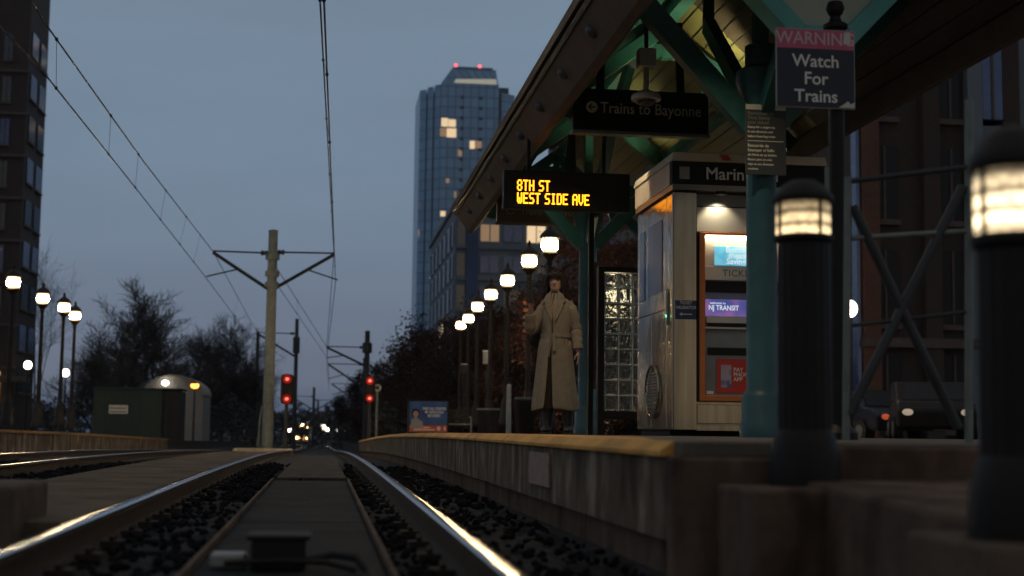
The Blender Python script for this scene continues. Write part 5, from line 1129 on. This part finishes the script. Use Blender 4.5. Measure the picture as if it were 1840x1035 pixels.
v = P(834, 662, 44); t = thing('small_box_sign', 'small dark box with white edges on the post of a far lantern', 'box', (v.x, 44, .355+zr(44))); hz = v.z-t.location.z
MB().lathe([(.03,0),(.03,hz)],(0,0,0),8).build('post', M['black'], t); MB().box(-.10,.10,-.05,.05,hz-.14,hz+.12).build('box', M['black'], t, bevel=.01); MB().box(-.10,.10,-.06,.06,hz+.121,hz+.145).build('hood', M['dimwhite'], t)
v = P(914, 735, 31); t = thing('marker_post', 'slim pale grey marker post beside the litter bins', 'post', (v.x, 31, .355+zr(31))); hz = P(914,690,31).z-t.location.z
MB().lathe([(.07,0),(.06,.06),(.05,hz-.05),(.03,hz)],(0,0,0),12).build('post', M['machine'], t, smooth=True)
v = P(938, 568, 33); t = thing('striped_sign', 'orange and black striped sign on the lamp post left of the person', 'sign', (P(947,600,30.1).x, 30.1, P(938,600,30.1).z)); 
b = MB(); b.box(-.10,.02,-.01,0,0,.75); b.build('plate', M['black'], t); b = MB()
for k in range(5): b.box(-.09,.01,-.016,-.011,.03+.15*k,.10+.15*k)
b.build('stripes', M['orange'], t)
# cars and far lights
def car(label, loc, rz, m, light):
    t = thing('parked_car', label, 'car', loc, rz)
    pr = [(-2.1,.35),(-2.15,.75),(-1.9,.92),(-1.35,.98),(-.75,1.42),(.65,1.45),(1.35,1.0),(2.0,.88),(2.15,.6),(2.1,.35)]
    MB().prism([(a, c) for a, c in pr], -.85, .85, 'YZ').build('body', m, t, bevel=.06)
    MB().prism([(-1.2,.98),(-.72,1.36),(.6,1.38),(1.2,1.0)], -.87, .87, 'YZ').build('side_windows', M['darkwin'], t)
    MB().add([(-.7,-1.36,1.0),(.7,-1.36,1.0),(.6,-.80,1.41),(-.6,-.80,1.41)], [(0,1,2,3)]).build('rear_window', M['darkwin'], t)
    for sx_ in (-.8, .8):
        for yy in (-1.3, 1.3):
            w = MB().lathe([(.32,-.1),(.32,.1)], (sx_, yy, .32), 18, 'X').build('wheel', M['black'], t); MB().lathe([(.18,-.02),(.18,.02)], (sx_*1.14, yy, .32), 12, 'X').build('rim', M['pole'], w)
        MB().ell((sx_*.78, -2.12, .70), (.13,.07,.075), 12, 8).build('lamp', light, t)
    return t
pc = P(1553, 745, 27); car('dark parked car with orange tail lamps behind the railing', (P(1553,745,37).x, 37, .35+zr(37)), .15, M['carpaint'], emit('tail_lamp', (1,.16,.05), .35))
pc = P(1665, 770, 25); car('dark parked car with a lit white lamp right of the crossed railing', (P(1672,760,32).x, 32, .33+zr(32)), -.35, M['black'], emit('white_car_lamp', (1,.80,.6), .30))
for px, py, y, r, l in ((582,767,240,.42,'brightest far street light right of the tram'),(587,772,255,.40,'far street light touching the brightest one right of the tram'),(606,774,250,.26,'left one of two small far street lights on the right'),(619,775,250,.28,'right one of two small far street lights near the trees'),(521,773,230,.30,'small far light just left of the tram'),(727,748,120,.14,'tiny amber light behind the blue advert'),(703,746,120,.12,'tiny amber light between round sign and blue advert')):
    v = P(px, py, y); z0 = zr(y)-.2; t = thing('far_street_light', l, 'street lamp', (v.x, y, z0)); hh = v.z-z0
    MB().lathe([(.08,0),(.06,hh-r)],(0,0,0),8).build('pole', M['black'], t); MB().ell((0,0,hh),(r,r,r),10,8).build('lamp_head', M['lampsmall'] if y > 200 else M['orangelamp'], t)
    MB().lathe([(r*.8,hh+r*.75),(r*.9,hh+r*.9),(.02,hh+r*1.2)],(0,0,0),10).build('cap', M['black'], t)
# ================================================================== thin evening haze
h = MB().box(-440, 440, -80, 640, -4.5, 140).build('haze', bpy.data.materials.new('haze_air')); tag(h, kind='stuff')
m = h.data.materials[0]; m.use_nodes = True; t = m.node_tree; t.nodes.clear(); o_ = t.nodes.new('ShaderNodeOutputMaterial'); v_ = t.nodes.new('ShaderNodeVolumePrincipled')
v_.inputs['Color'].default_value = (.80,.86,.94,1); v_.inputs['Density'].default_value = .0002; v_.inputs['Anisotropy'].default_value = .8; t.links.new(v_.outputs[0], o_.inputs['Volume'])
